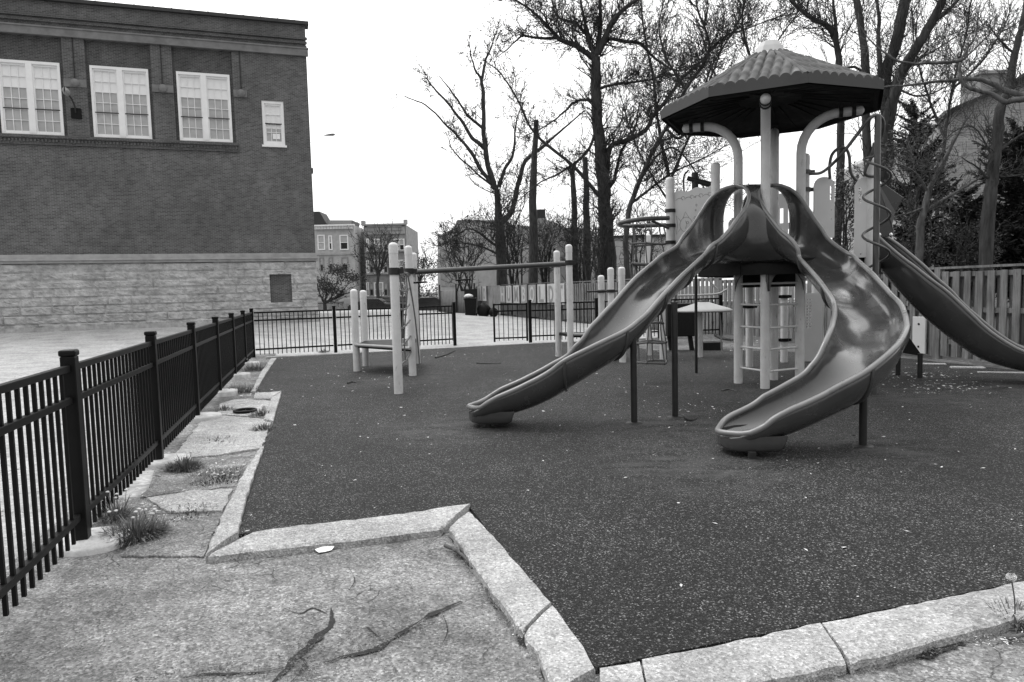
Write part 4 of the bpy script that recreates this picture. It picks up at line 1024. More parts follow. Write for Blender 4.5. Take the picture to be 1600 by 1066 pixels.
def seams(o, rows, idx, mat='slide_plastic'):
    for i in idx:
        b = MB(); n = len(rows[i]); c = sum(rows[i], V((0, 0, 0)))/n
        pts = [p+(p-(c+V((0, 0, .35)))).normalized()*.02 for p in rows[i]]
        b.tube(pts, .017, 6); b.build('joint_flange', mat, o)
def resample(arr, m):
    pts = [V(a[:3]) for a in arr]; k = 8; c3 = cr(pts, k); out = []
    ex_ = [[a[q] for a in arr] for q in range(3, len(arr[0]))]
    L = [0]
    for p, q in zip(c3, c3[1:]): L.append(L[-1]+(q-p).length)
    par = np.arange(len(c3))/k
    for i in range(m):
        l = L[-1]*i/(m-1); t = interp(L, par, l); j = min(int(t*k), len(c3)-2); f_ = t*k-j
        out.append((c3[j].lerp(c3[j+1], f_), [interp(range(len(arr)), e, t) for e in ex_]))
    return out
# each row: x, y, rim height (open part) or floor height, half width, loop half height, wall angle
def mk(root, rows, label, m=64, **kw):
    # rows: x, y, floor, halfwidth, halfheight, angle
    S_ = resample(rows, m)
    return chute(root, [s_[0] for s_ in S_], [s_[1][0] for s_ in S_], 0, [s_[1][1] for s_ in S_], [s_[1][2] for s_ in S_], label, **kw)
rim = lambda x, y, zr, h=.27, w_=.29: (x, y, zr-h, w_, h, 90)
left = [(3.38, 9.85, 1.87, .37, .5, 179), (3.2, 9.71, 1.868, .37, .5, 178.5), (3.15, 9.67, 1.865, .38, .5, 168), (3.09, 9.62, 1.86, .38, .5, 142), (3.02, 9.56, 1.85, .38, .5, 121), (2.9, 9.46, 1.83, .37, .47, 107), (2.7, 9.3, 1.79, .34, .4, 96), (2.5, 9.11, 1.73, .305, .32, 91), (2.295, 8.93, 1.65, .29, .285, 90),
        rim(2.117, 8.66, 1.828), rim(1.935, 8.395, 1.72), rim(1.75, 8.136, 1.606), rim(1.561, 7.904, 1.46), rim(1.364, 7.699, 1.291, .29), rim(1.163, 7.499, 1.133, .31), rim(.951, 7.351, .99, .32),
        rim(.706, 7.302, .842, .33), rim(.455, 7.327, .675, .32), rim(.168, 7.343, .521, .29), rim(-.156, 7.36, .381, .235, .285), rim(-.32, 7.37, .28, .15, .26), rim(-.41, 7.372, .225, .1, .2), rim(-.455, 7.374, .2, .075, .11), rim(-.47, 7.375, .19, .06, .04)]
rR = lambda x, y, zr, h=.28, w_=.31: rim(x, y, zr, h, w_)
right = [(3.66, 9.85, 1.87, .38, .5, 179), (3.69, 9.69, 1.868, .38, .5, 178.5), (3.7, 9.64, 1.865, .39, .5, 168), (3.715, 9.58, 1.86, .4, .5, 142), (3.74, 9.49, 1.85, .4, .5, 121), (3.79, 9.34, 1.82, .39, .46, 107), (3.88, 9.1, 1.74, .36, .37, 96), (4.0, 8.772, 1.575, .32, .28, 90),
        rR(3.924, 8.423, 1.754), rR(3.85, 8.076, 1.657), rR(3.794, 7.743, 1.542), rR(3.759, 7.442, 1.402), rR(3.715, 7.153, 1.271), rR(3.598, 6.869, 1.177), rR(3.448, 6.578, 1.121, .3), rR(3.284, 6.293, 1.049, .34),
         rR(3.082, 6.083, .903, .34), rR(2.839, 5.971, .723, .32), rR(2.561, 5.929, .572, .29), rR(2.307, 5.909, .46, .27), rR(2.1, 5.91, .335, .19, .3), rR(1.95, 5.89, .26, .13, .26), rR(1.86, 5.876, .21, .09, .19), rR(1.815, 5.868, .19, .07, .1), rR(1.8, 5.866, .185, .06, .04)]
sL, rowsL = mk(tw, left, 'long grey slide running down to the left', m=150)
sR, rowsR = mk(tw, right, 'curved grey slide sweeping right then back to the left', m=160)
seams(sL, rowsL, (34, 58, 80, 102, 118)); seams(sR, rowsR, (36, 70, 88, 106, 126))
def heel(o, x, y, d, L, wd, z1, label=None):
    # hollow heel moulded under the run-out
    d = V(d).normalized(); s_ = V((d.y, -d.x, 0)); c = V((x, y, 0)); rows = []
    for t, f_, zt2, zb2 in ((0, .1, .18, .12), (.012, .3, .185, .1), (.05, .6, .19, .088), (.12, .85, .21, .082), (.25, .98, .22, .08), (.42, 1, .22, .08), (.47, .98, .22, .1), (.49, .96, .22, .17), (.5, .94, .22, .2)):
        p = c-d*t
        rows.append([p+s_*a*wd*f_+V((0, 0, zb2+(zt2-zb2)*h)) for a, h in ((-1, 1), (-1.01, .6), (-1, .25), (-.93, .05), (-.8, 0), (0, 0), (.8, 0), (.93, .05), (1, .25), (1.01, .6), (1, 1))])
    b = MB(); b.grid(rows); b.add(rows[0], [tuple(range(11))]); return b.build('heel', 'slide_plastic', o)
heel(sL, -.49, 7.375, (-1, .03, 0), .42, .25, .14); heel(sR, 1.78, 5.862, (-1, -.1, 0), .42, .262, .14)
for (px, py), zt, o in (((763, 668), .12, sL), ((991, 661), .96, sL), ((1055, 652), 1.32, sL), ((1175, 718), .1, sR), ((1348, 697), .6, sR)):
    p = G(px, py, ZR); b = MB(); b.tube([V((p.x, p.y, ZR-.02)), V((p.x, p.y, zt))], .034, 14); so_ = b.build('support_leg', 'dark_metal', o)
    b = MB(); b.lathe((p.x, p.y, 0), [(.09, ZR-.0), (.085, ZR+.008), (.034, ZR+.012)], 16); b.build('base_flange', 'dark_metal', so_)
p = G(1088, 583, ZR); b = MB(); b.tube([p, V((p.x, p.y, 1.7))], .025, 12); b.build('support_leg', 'dark_metal', tw)
# moulded hood joining the two mouths
def rim_at(L, z, i0):
    for p, q in zip(L[i0:], L[i0+1:]):
        if p.z >= z >= q.z and p.z > q.z: return p.lerp(q, (p.z-z)/(p.z-q.z))
    return L[-1]
eL = [r_[0] for r_ in rowsL]; eR = [r_[-1] for r_ in rowsR]
iL = max(range(30), key=lambda i: eL[i].z+i*1e-5); iR = max(range(30), key=lambda i: eR[i].z+i*1e-5)
zt_ = min(eL[iL].z, eR[iR].z)-.004; zs2 = [zt_-(zt_-2.12)*(k/16)**1.15 for k in range(17)]; rows = []; nn_ = 18
for z in zs2+[2.06, 2.0, 1.94, 1.88, 1.83, 1.79]:
    row = []
    if z >= 2.14: A, B_ = rim_at(eL, z, iL), rim_at(eR, z, iR)
    else:                                   # below the rims the web follows the outside of the two side walls down
        kl = min(range(iL, len(eL)), key=lambda i: abs(eL[i].z-2.14)); kr = min(range(iR, len(eR)), key=lambda i: abs(eR[i].z-2.14))
        A = rim_at(rowsL[kl], z, 0) if z > min(p.z for p in rowsL[kl])+.01 else rowsL[kl][14]; B_ = rim_at(rowsR[kr][::-1], z, 0) if z > min(p.z for p in rowsR[kr])+.01 else rowsR[kr][14]
        A = V((A.x, A.y, z)); B_ = V((B_.x, B_.y, z))
    k = min(1, max(0, (zt_-z)/.42)); lo = max(0, min(1, (2.1-z)/.3)); tgt = .42+.38*math.sin(k*math.pi/2)-.16*lo*lo
    dl = tgt-(((A+B_)/2)-TC).dot(AF)
    for j in range(nn_+1):
        u = j/nn_; bl = math.sin(math.pi*u)**.7
        row.append(A.lerp(B_, u)+AF*dl*bl)
    rows.append(row)
b = MB(); b.grid(rows); ho = b.build('hood', 'slide_plastic', tw, solid=.01)
b = MB()                                  # top of the hood, running back between the two tunnels
n_ = 8; tops = []
for t in range(n_+1):
    i, k = int(iL*(1-t/n_)), int(iR*(1-t/n_)); p, q = eL[i], eR[k]
    tops.append([p.lerp(q, j/10)+V((0, 0, .015*math.sin(math.pi*j/10))) for j in range(11)])
b.grid(tops); b.build('hood_top', 'slide_plastic', ho, solid=.008)

# straight slide leaving to the right behind the spiral
st = [(5.62, 10.68, 1.84, .28, .42, 92), (5.78, 10.55, 1.6, .3, .52, 90), (6.1, 10.22, 1.04, .3, .7, 88), (6.38, 9.98, .68, .3, .7, 88), (6.66, 9.78, .4, .3, .58, 88), (6.9, 9.6, .27, .3, .42, 87), (7.15, 9.42, .2, .3, .3, 86), (7.6, 9.1, .17, .29, .25, 84), (8.2, 8.75, .17, .28, .2, 80)]
sS, rowsS = mk(tw, st, 'straight grey slide running down to the right in front of the board fence', m=40)
b = MB()
for k in (8, 20): b.tube([p-V((0, 0, .004)) for p in [r_[k] for r_ in rowsS]], .008, 5)
b.build('moulding_seam', 'slide_plastic', sS)
b = MB(); b.tube([V((7.75, 9.23, 0)), V((7.75, 9.23, .25))], .04, 12); b.build('support_leg', 'dark_metal', sS)
a = [Y(px, py, D_) for px, py, D_ in ((1368, 278, 10.45), (1412, 309, 10.35), (1399, 330, 10.4), (1394, 350, 10.4), (1398, 369, 10.4), (1366, 372, 10.5))]
b = MB(); b.prism(a, (.02, .03, 0)); sw_ = b.build('side_wall', 'slide_plastic', sS, bevel=.006)
b = MB()
for px, py in ((1374, 286), (1374, 366), (1392, 366)):
    q = Y(px, py, 10.38); b.lathe(q+V((0, -.0, 0)), [(.028, -.02), (.028, .0), (.015, .02), (.001, .024)], 10)
b.build('bolt', 'chrome', sw_)
# spiral climber
pc = Y(1368, 440, 8.75); base = V((pc.x, pc.y, 0)); zt = Y(1372, 181, 8.75).z
b = MB(); b.tube([base, V((base.x, base.y, zt))], .038, 14); sp_ = tag(b.build('spiral_climber', 'grey_tube', tw), 'steel pole with corkscrew climbing coil')
b = MB(); z0 = Y(1366, 205+35, 8.75).z; zA = Y(1370, 243, 8.75).z; zTop = zA-.02; zBot = .25; turns = (zTop-zBot)/.485; pts = []
for i in range(int(turns*20)+1):
    t = i/20*2*math.pi; pts.append(V((base.x+.155*math.cos(t+2.6), base.y+.155*math.sin(t+2.6), zTop-.485*i/20)))
pts = [V((base.x, base.y, zTop+.02))]+pts; b.tube(pts, .0165, 8); b.build('coil', 'grey_tube', sp_)
b = MB(); q = lambda px, py, D_: Y(px, py, D_)
b.tube(cr([q(1266, 272, 9.95), q(1285, 269, 9.6), q(1310, 247, 9.0), q(1338, 212, 8.85), q(1356, 188, 8.75), q(1370, 180, 8.75), q(1379, 187, 8.8), q(1380, 200, 8.85), q(1376, 215, 8.95), q(1362, 245, 9.05), q(1352, 266, 9.1), q(1354, 274, 9.12), q(1366, 276, 9.15)], 6), .021, 10); b.build('handrail', 'grey_tube', sp_)
b = MB(); b.tube(cr([q(1297, 280, 9.9), q(1296, 262, 9.9), q(1300, 242, 9.9), q(1312, 231, 9.9), q(1322, 233, 9.9), q(1327, 245, 9.9), q(1329, 268, 9.9), q(1336, 280, 9.9), q(1343, 284, 9.9)], 6), .021, 10); b.build('grab_rail', 'grey_tube', tw)
# ring-and-rope net climber on the left of the fish panel
D_ = 10.2
b = MB(); ringp = cr([q(1045, 341, 10.2), q(1010, 342, 10.1), q(980, 346, 10.1), q(967, 350, 10.35), q(975, 353, 10.75), q(1000, 353, 10.95), q(1045, 351.5, 10.9)], 8); b.tube(ringp, .033, 12)
b.tube([q(1018, 345, 10.2), q(1045, 357, 10.25)], .02, 8); rg = tag(b.build('net_climber', 'grey_tube', tw), 'tube ring hung with a rope net')
cx, cy = q(1014, 450, 10.45).x, q(1014, 450, 10.45).y; rr_ = random.Random(4)
zl = [2.42, 2.14, 1.84, 1.54, 1.24, .94, .64, .34]; vert = []
for k in range(6):
    t = 2*math.pi*k/6+.3; L = []
    for i, z in enumerate(zl):
        r_ = .22+.03*math.sin(i*1.3+k); L.append(V((cx+r_*1.15*math.cos(t)+.03*math.sin(i+k), cy+r_*.9*math.sin(t), z+.015*math.sin(k*2+i))))
    vert.append(L)
b = MB()
for L in vert: b.tube(cr(L, 3), .011, 6)
b.build('vertical_rope', 'rope', rg)
for i in range(1, len(zl)):
    b = MB(); b.tube(cr([vert[k][i] for k in range(6)]+[vert[0][i]], 3), .016, 7); 
    for k in range(6): b.lathe(vert[k][i], [(.001, -.024), (.022, -.015), (.026, 0), (.022, .015), (.001, .024)], 8)
    b.build('rope_rung', 'rope', rg)
# black mesh ramp standing behind the curved slide
rA, rB = G(1403, 590), G(1437, 594); t_ = [q(1398, 520, 10.0), q(1404, 520, 10.1)]
b = MB(); p1, p2 = V((rA.x-.12, rA.y, .42)), V((rB.x+.03, rB.y, .36)); p3 = V((rB.x-.25, rB.y+.55, 1.15)); p4 = V((rA.x-.3, rA.y+.5, 1.2))
n = 16; holes = MB()
rows = [[p1.lerp(p2, i/n).lerp(p4.lerp(p3, i/n), j/n) for i in range(n+1)] for j in range(n+1)]
b.grid(rows, smooth=False); mr = tag(b.build('mesh_ramp', 'dark_rubber', tw, solid=.03), 'black climbing ramp on short legs')
for p, zz in ((rA, .45), (rB, .4)):
    b = MB(); b.tube([V((p.x, p.y, 0)), V((p.x, p.y, zz))], .035, 10); b.build('leg', 'dark_metal', mr)

# ================================================================ OVERHEAD LADDER FRAME (left)
A, B1, B2 = G(623, 615, ZR), G(645, 587, ZR), G(652, 568, ZR); C1, C2 = G(558, 580, ZR), G(572, 572, ZR); B3 = V((B1.x-.07, B1.y+3.2, 0))
oh = thing('overhead_climber', (A.x, A.y, 0), 'overhead track climber of pale round posts, beam and rope ladder left of centre', 'climbing frame')
for p, z in ((A, Y(614, 379, A.y).z), (B1, Y(637, 384, B1.y).z), (B2, Y(646, 395, B2.y).z), (C1, Y(553, 452, C1.y).z), (C2, Y(568, 453.5, C2.y).z)): post(oh, p, 0, z, r=.066)
E1, E2 = G(873, 557, ZR), Y(892, 562, 13.9); E2.z = 0
for p, z in ((E1, Y(875, 391.5, E1.y).z), (E2, Y(887, 382, E2.y).z)): post(oh, p, 0, z, r=.066)
b = MB(); a, c = Y(648, 425, 13.4), Y(894, 411.5, 14.2); b.tube([a, c], .05, 12); bm = b.build('beam', 'grey_tube', oh)
for p, z, L in ((A, Y(618, 424, A.y).z, 1), (B1, Y(640, 424, B1.y).z, 1), (B2, Y(650, 424, B2.y).z, 0), (E1, c.z, 0), (E2, c.z, 0)):
    b = MB(); b.tube([V((p.x, p.y, z-.05)), V((p.x, p.y, z+.05))], .083, 18); b.box((p.x+.1, p.y, z), (.08, .06, .07)); b.build('clamp', 'dark_metal', oh)
zA_ = Y(620, 424, A.y).z
b = MB(); b.tube([V((A.x, A.y, zA_)), V((B1.x, B1.y, zA_))], .03, 10); b.tube([V((B1.x, B1.y, zA_+.08)), V((B2.x, B2.y, zA_+.04)), a], .03, 10); b.build('top_bar', 'grey_tube', oh)
for px in (655.5, 720):
    t = (px-648)/(894-648); p = a.lerp(c, t); d = (c-a).normalized(); b = MB(); hw = .09 if px < 700 else .11
    for s_ in (-1, 1):
        b = MB(); b.bar(p+d*hw*s_+V((0, 0, .09)), p+d*hw*s_+V((0, 0, -.2)), .02, .03, upv=(0, 1, 0)); hg = b.build('trolley_strap', 'lamp_grey', oh)
    b = MB(); b.tube([p-d*(hw+.04)+V((0, 0, -.21)), p+d*(hw+.04)+V((0, 0, -.21))], .018, 8); b.build('handle', 'black_metal', hg)
# rope ladder between the near post pair
b = MB(); tt = []
for k, t in enumerate((.3, .62)):
    p = A.lerp(B1, t); tt.append([V((p.x+.04*math.sin(i*.9+k), p.y, zA_-(zA_-.38)*i/5)) for i in range(6)]); b.tube(cr(tt[-1], 3), .013, 6)
b.build('rope', 'rope', oh)
b = MB(); L = [A.lerp(B1, .85)+V((0, 0, zA_)), A.lerp(B1, .9)+V((.08, 0, 1.2)), B1+V((.13, -.1, .45)), B1+V((.14, -.1, .12))]; b.tube(cr(L, 4), .014, 6); b.build('rope', 'rope', oh)
for i in range(1, 6):
    b = MB(); l_, r_ = tt[0][i], tt[1][i]; b.tube([A.lerp(B1, .04)+V((0, 0, l_.z)), l_, r_, A.lerp(B1, .93)+V((0, 0, r_.z+.05*i/5))], .017, 8); b.build('rope_rung', 'grey_tube', oh)
b = MB(); zz = .48; b.prism([V((p.x, p.y, zz)) for p in (C1, A.lerp(B1, .9), B2, C2)], (0, 0, .07)); b.build('step_platform', 'dark_rubber', oh, bevel=.01)
b = MB(); 
for p, p2 in ((C1, A.lerp(B1, .9)), (C2, B2)):
    b = MB(); b.tube([V((p.x, p.y-.05, zz+.06)), V((p2.x, p2.y-.05, zz+.06))], .028, 10); b.build('platform_rail', 'lamp_grey', oh)
b = MB(); z = .5; e3 = V((2.3, 13.9, 0)); b.prism([V((p.x, p.y, z)) for p in (E2, V((2.2, 13.5, 0)), V((2.2, 14.3, 0)), E1)], (0, 0, .06)); b.build('step_platform', 'dark_rubber', oh, bevel=.01)
b = MB(); b.tube([V((E2.x, E2.y, .56)), V((2.2, 13.5, .56))], .028, 10); b.build('platform_rail', 'lamp_grey', oh)
# short post trio with tie clamps between frame and tower
F3 = G(973, 566, ZR); F2 = Y(956, 560, 14.1); F1 = Y(941, 560, 14.3); F1.z = F2.z = 0
tp = thing('balance_posts', F3, 'three short pale posts tied together behind the left slide', 'climbing posts')
for p, (px, py) in ((F3, (970, 417)), (F2, (953, 418)), (F1, (938, 430))): post(tp, p, 0, Y(px, py, p.y).z, r=.066)
b = MB(); z = Y(953, 455, 14).z
for p in (F1, F2): b.tube([V((p.x, p.y, z-.03)), V((p.x, p.y, z+.03))], .085, 16)
b.tube([V((F1.x-.3, F1.y, z)), V((F2.x+.15, F2.y, z))], .02, 8); b.build('clamp', 'dark_metal', tp)
b = MB(); z = Y(970, 464, 13.6).z; b.tube([V((F3.x, F3.y, z-.03)), V((F3.x, F3.y, z+.03))], .085, 16); b.build('clamp', 'dark_metal', tp)
P1, P2 = G(1014, 555, ZR), G(1035.5, 563, ZR)
for p, z, lab in ((P1, 2.6, 'tall pale post behind the rope net, left of its twin'), (P2, 1.55, 'short pale post standing behind the rope net at its foot')):
    rt_ = thing('climber_post', p, lab, 'post', 'posts behind the rope net'); post(rt_, p, 0, z, r=.06)
b = MB()
# ================================================================ MUSHROOM TABLE, STEP BLOCK, BENCH
p = G(1093, 558, ZR)
mt = thing('mushroom_table', p, 'pale cone-topped play table on a round post seen under the left slide', 'play table')
b = MB(); b.tube([p, V((p.x, p.y, .95))], .066, 16); b.build('post', 'post_paint', mt)
b = MB(); zt_ = Y(1100, 471, p.y).z; b.lathe((p.x+.08, p.y, 0), [(.001, zt_), (.08, zt_-.005), (.3, zt_-.08), (.5, zt_-.14), (.57, zt_-.175), (.575, zt_-.2), (.55, zt_-.21), (.3, zt_-.18), (.06, zt_-.16)], 24); b.build('table_top', 'lamp_grey', mt)
b = MB(); b.lathe((p.x+.08, p.y, 0), [(.001, zt_+.03), (.09, zt_+.025), (.1, zt_-.01)], 16); b.build('hub', 'dark_metal', mt)
b = MB(); b.tube(cr([V((p.x+.35, p.y+.05, zt_-.1)), V((p.x+.42, p.y, zt_-.3)), V((p.x+.45, p.y, .1))], 5), .014, 6); b.build('brace', 'lamp_grey', mt)
b = MB(); c = G(1113, 549); b.box((c.x, c.y+.2, .1), (.44, .42, .2), rz=.1); single(b, 'step_block', 'dark_rubber', 'low dark square step block beside the cone-topped table', 'step', bevel=.01)
c = G(1078, 549); db = thing('mesh_bench', c, 'dark mesh-sided climbing box on a leg left of the cone-topped table', 'play box')
b = MB(); b.box((c.x-.22, c.y+.15, .72), (.62, .5, .75)); b.build('mesh_side', 'dark_rubber', db, bevel=.02)
for dx in (-.45, .02):
    b = MB(); b.bar(V((c.x+dx-.02, c.y, .36)), V((c.x+dx+.03, c.y, 0)), .09, .09); b.build('leg', 'dark_rubber', db)
b = MB(); a_ = Y(1060, 463, 14.5); b.tube(cr([Y(1060, 462, 14.5), Y(1095, 461, 14.5), Y(1122, 459, 14.5), Y(1136, 452, 14.5)], 5), .022, 8); tag(b.build('rail', 'lamp_grey', db))
b = MB(); b.tube(cr([Y(1104, 428, 14.2), Y(1110, 440, 14.2), Y(1120, 452, 14.2)], 5), .022, 8); b.build('rail', 'lamp_grey', db)
# white board leaning on the board fence
q1 = G(1428, 560); d = (wB-wA).normalized(); 
pl = plane(1436, 540, wA+V((-.1, -.02, 0)), V((d.y, -d.x, 0))); 
b = MB(); rz = math.atan2(-d.y, -d.x); zc_ = (Y(1436, 495, pl.y).z+Y(1436, 552, pl.y).z)/2; hh = Y(1436, 495, pl.y).z-Y(1436, 552, pl.y).z
wb_ = thing('fence_board', (pl.x, pl.y, max(0, zc_-hh/2)), 'white board with two dark holes fixed low on the board fence', 'board')
b.box((pl.x, pl.y, zc_), (.3, .03, hh), rz=rz); b.build('board', 'panel', wb_, bevel=.006)
nn2 = V((d.y, -d.x, 0)); nn2 = nn2 if nn2.dot(-pl) > 0 else -nn2
b = MB()
for k in (-.3, .32):
    c = V((pl.x, pl.y, zc_-k*hh))+nn2*.018; b.tube([c-nn2*.004, c+nn2*.002], .022, 10)
b.build('hole_plug', 'black_metal', wb_)
# ================================================================ TREES
class Tree:
    def __init__(s, label, D, seed, name='bare_tree', cat='tree', group=None, mat='bark', tmat='twig', leafmat=None):
        s.D = D; s.r = random.Random(seed); s.tb = MB(); s.cb = MB(); s.lb = MB(); s.args = (name, label, cat, group); s.mat = mat; s.tmat = tmat; s.leafmat = leafmat; s.base = None; s.n = 0
    def rv(s, a=1): return V((s.r.uniform(-a, a), s.r.uniform(-a, a), s.r.uniform(-a, a)))
    def limb(s, px, w0, w1, kids=0, klen=40, kw=None, drift=0, bare=.1, lvl=2, trunk=True, down=.0):
        D = s.D; n = len(px); pts = []
        for i, (x, y) in enumerate(px): pts.append(Y(x, y, D+drift*i/max(1, n-1)))
        if s.base is None: s.base = V((pts[0].x, pts[0].y, 0)); pts[0] = V((pts[0].x, pts[0].y, min(pts[0].z, -.1))); 
        c = cr(pts, 5); m = len(c); k = D/FP/2
        w1 = w1*.65; rad = [(w0+(w1-w0)*i/(m-1))*k*s.r.uniform(.93, 1.07) for i in range(m)]
        from mathutils import noise as mnz
        sd = s.r.uniform(0, 99); c = [p+s.rv(1)*r_*.12+(mnz.noise_vector(V((sd, i*.33, 0)))*1.7+mnz.noise_vector(V((sd+40, i*.9, 0)))*.7)*k*2*min(1, i/3)*(1 if w0 < 13 else .7) for i, (p, r_) in enumerate(zip(c, rad))]
        (s.tb if trunk else s.cb).tube(c, rad, 8 if w0 > 8 else 6)
        for q in range(kids):
            t = s.r.uniform(bare, 1); i = min(m-2, int(t*(m-1))); d = (c[i+1]-c[i]).normalized()
            s.twig(c[i], s.side(d, 25, 75, down), klen*D/FP*s.r.uniform(.4, 1.15), min(2.4*k, rad[i]*s.r.uniform(.16, .38)) if kw is None else kw*.6*k, lvl)
        return c, rad
    def side(s, d, a0, a1, down=0):
        ax = d.cross(s.rv()).normalized(); v = (Matrix.Rotation(R(s.r.uniform(a0, a1)), 3, ax) @ d); v.z += .18-down; return v.normalized()
    def twig(s, p, d, L, r_, lvl):
        s.n += 1; k = s.D/FP
        if L < 3*k: return
        n = max(3, min(9, int(L/(6*k)))); pts = [V(p)]; d = V(d)
        for i in range(n):
            d = (d+s.rv(.24)+V((0, 0, .06))).normalized(); pts.append(pts[-1]+d*L/n)
        rmin = .33*k
        rad = [max(rmin*(.8 if lvl == 0 else 1), r_*(1-.75*i/n)) for i in range(n+1)]
        s.cb.tube(pts, rad, 5 if r_ > 2*k else 3, cap=False)
        if s.leafmat:
            for _ in range(2):
                q = pts[-1-s.r.randrange(min(3, n))]+s.rv(2*k); e = s.rv(1).normalized()*1.3*k; f_ = s.rv(1).normalized()*.8*k
                s.lb.add([q-e, q+f_, q+e, q-f_], [(0, 1, 2, 3)])
        if lvl > 0:
            m = s.r.choice((3, 3, 4, 5)) if lvl > 1 else s.r.choice((2, 3, 4))
            for _ in range(m):
                i = s.r.randrange(1, n+1) if n > 1 else 1; dd = (pts[i]-pts[i-1]).normalized()
                s.twig(pts[i], s.side(dd, 22, 65), L*s.r.uniform(.35, .68), rad[i]*.65, lvl-1)
    def done(s):
        root = thing(s.args[0], s.base, s.args[1], s.args[2], s.args[3])
        s.tb.build('trunk', s.mat, root)
        if s.cb.f: c = s.cb.build('crown', s.tmat, root, smooth=True)
        if s.lb.f: s.lb.build('buds', s.leafmat, c)
        return root
GB = 'bare trees beyond the board fence'
t = Tree('forked bare tree with branches spreading left over the lettered fence', 43, 1, group=GB, leafmat='twig')
t.limb([(788, 447), (783, 400), (780, 345), (776, 296)], 20, 13, 16, 75, kw=4, bare=.4, down=.25)
t.limb([(776, 296), (767, 285), (751, 263), (734, 235), (719, 217), (700, 198), (665, 165), (632, 150)], 8, 2, 16, 34)
t.limb([(773, 295), (760, 241), (756, 201), (754, 139), (753, 124), (759, 96), (767, 74), (777, 50)], 9, 2, 20, 36)
t.limb([(757, 232), (737, 214), (719, 186), (700, 162), (672, 132), (668, 118)], 7, 2, 9, 30)
t.limb([(755, 201), (731, 180), (712, 152), (700, 136), (686, 118)], 5, 2, 7, 26)
t.limb([(753, 124), (741, 105), (735, 80), (731, 58)], 4, 1.5, 6, 22)
t.limb([(779, 292), (787, 269), (802, 238), (805, 201), (812, 170)], 7, 2.5, 12, 34)
t.limb([(781, 350), (792, 340), (803, 322), (812, 279), (824, 248), (849, 229), (873, 207), (914, 173)], 11, 3, 18, 42)
t.limb([(766, 288), (735, 262), (708, 235), (700, 215)], 4, 1.5, 8, 24)
t.limb([(782, 390), (760, 372), (735, 358), (712, 368), (690, 385)], 5, 1.5, 20, 40, down=.2)
t.limb([(784, 400), (750, 385), (720, 378), (695, 372)], 4, 1.5, 16, 36, down=.2)
t.done()
t = Tree('tallest bare tree with thick straight trunk left of the tower roof', 31, 2, group=GB, leafmat='twig')
t.limb([(954, 448), (949, 385), (945, 328), (941, 263), (934, 192), (931, 124), (931, 88)], 24, 22, 86, 60, kw=5, bare=.15)
t.limb([(929, 92), (901, 73), (873, 60), (849, 34), (824, 12), (790, -10)], 10, 3, 67, 46, drift=-1)
t.limb([(924, 75), (917, 56), (898, 37), (870, 25), (862, -10)], 7, 3, 56, 44, drift=1)
t.limb([(873, 60), (839, 59), (815, 57), (793, 77), (775, 90)], 5, 1.5, 22, 30)
t.limb([(931, 90), (937, 46), (938, -15)], 9, 6, 22, 40)
t.limb([(930, 95), (915, 40), (905, -15)], 7, 5, 18, 40)
t.limb([(934, 85), (957, 37), (976, 15), (1010, -10)], 11, 6, 33, 46, drift=-1)
t.limb([(936, 80), (948, 63), (979, 65), (1003, 70), (1025, 93), (1056, 111), (1090, 100)], 7, 3, 67, 48, drift=1)
t.limb([(946, 275), (954, 229), (979, 220), (1007, 204), (1025, 176), (1047, 149), (1065, 124), (1092, 100), (1120, 70)], 9, 4, 75, 52, drift=-1)
t.limb([(948, 300), (960, 279), (969, 241), (991, 204), (1000, 160)], 7, 3, 25, 44)
t.limb([(940, 310), (892, 257), (858, 229), (830, 201), (808, 155), (784, 118), (759, 96)], 6, 2, 40, 40, drift=-1)
t.limb([(932, 170), (923, 158), (901, 158), (886, 170), (873, 183), (845, 201), (815, 215)], 6, 2, 25, 34)
t.limb([(934, 200), (915, 240), (880, 268), (845, 285), (800, 320)], 6, 2, 29, 40)
t.limb([(933, 140), (965, 130), (1000, 128), (1040, 118), (1085, 122)], 5, 2, 62, 44, drift=1)
t.done()
t = Tree('slimmer bare tree with dense twigs between the tall trunk and the tower roof', 27, 3, group=GB, leafmat='twig')
t.limb([(984, 448), (978, 400), (979, 360), (986, 318), (1008, 262), (1040, 200), (1072, 140), (1108, 78), (1092, 20), (1085, -15)], 10, 3.5, 64, 75, kw=3, bare=.35)
t.limb([(986, 318), (1010, 300), (1050, 270), (1095, 250), (1140, 225)], 5, 2, 46, 55, drift=1)
t.limb([(1040, 200), (1060, 215), (1085, 190), (1110, 110), (1150, 40), (1170, -10)], 5, 2.5, 50, 60, drift=-1)
t.limb([(1072, 140), (1040, 90), (1030, 40), (1040, -10)], 4, 2, 40, 55)
t.limb([(1100, 90), (1130, 60), (1180, 40), (1230, 20)], 3.5, 1.6, 37, 50)
t.limb([(1000, 282), (1030, 240), (1060, 235), (1100, 290), (1125, 330)], 4, 2, 40, 50, down=.2)
t.done()
for px, y0, y1, w0, w1, lab in ((832, 447, 188, 17, 11, 'tall limbless trunk cut off flat, nearest the forked tree'), (897, 447, 264, 13, 11, 'shorter limbless trunk cut off, left one of the close pair'), (916, 447, 246, 14, 11, 'limbless cut-off trunk, right one of the close pair')):
    t = Tree(lab, 37, int(px), name='cut_trunk', group='cut-off trunks beyond the fence')
    t.limb([(px, y0), (px+1, (y0+y1)/2), (px+(6 if px < 850 else -2), y1)], w0, w1, 10, 30, kw=2, bare=.3); t.done()
t = Tree('thin bare tree far behind the fish panel, fine twigs left of the roof edge', 34, 21, group=GB)
t.limb([(1055, 448), (1052, 360), (1045, 280), (1030, 200), (1020, 120), (1005, 40), (1000, -15)], 8, 3, 50, 70, kw=2, bare=.2)
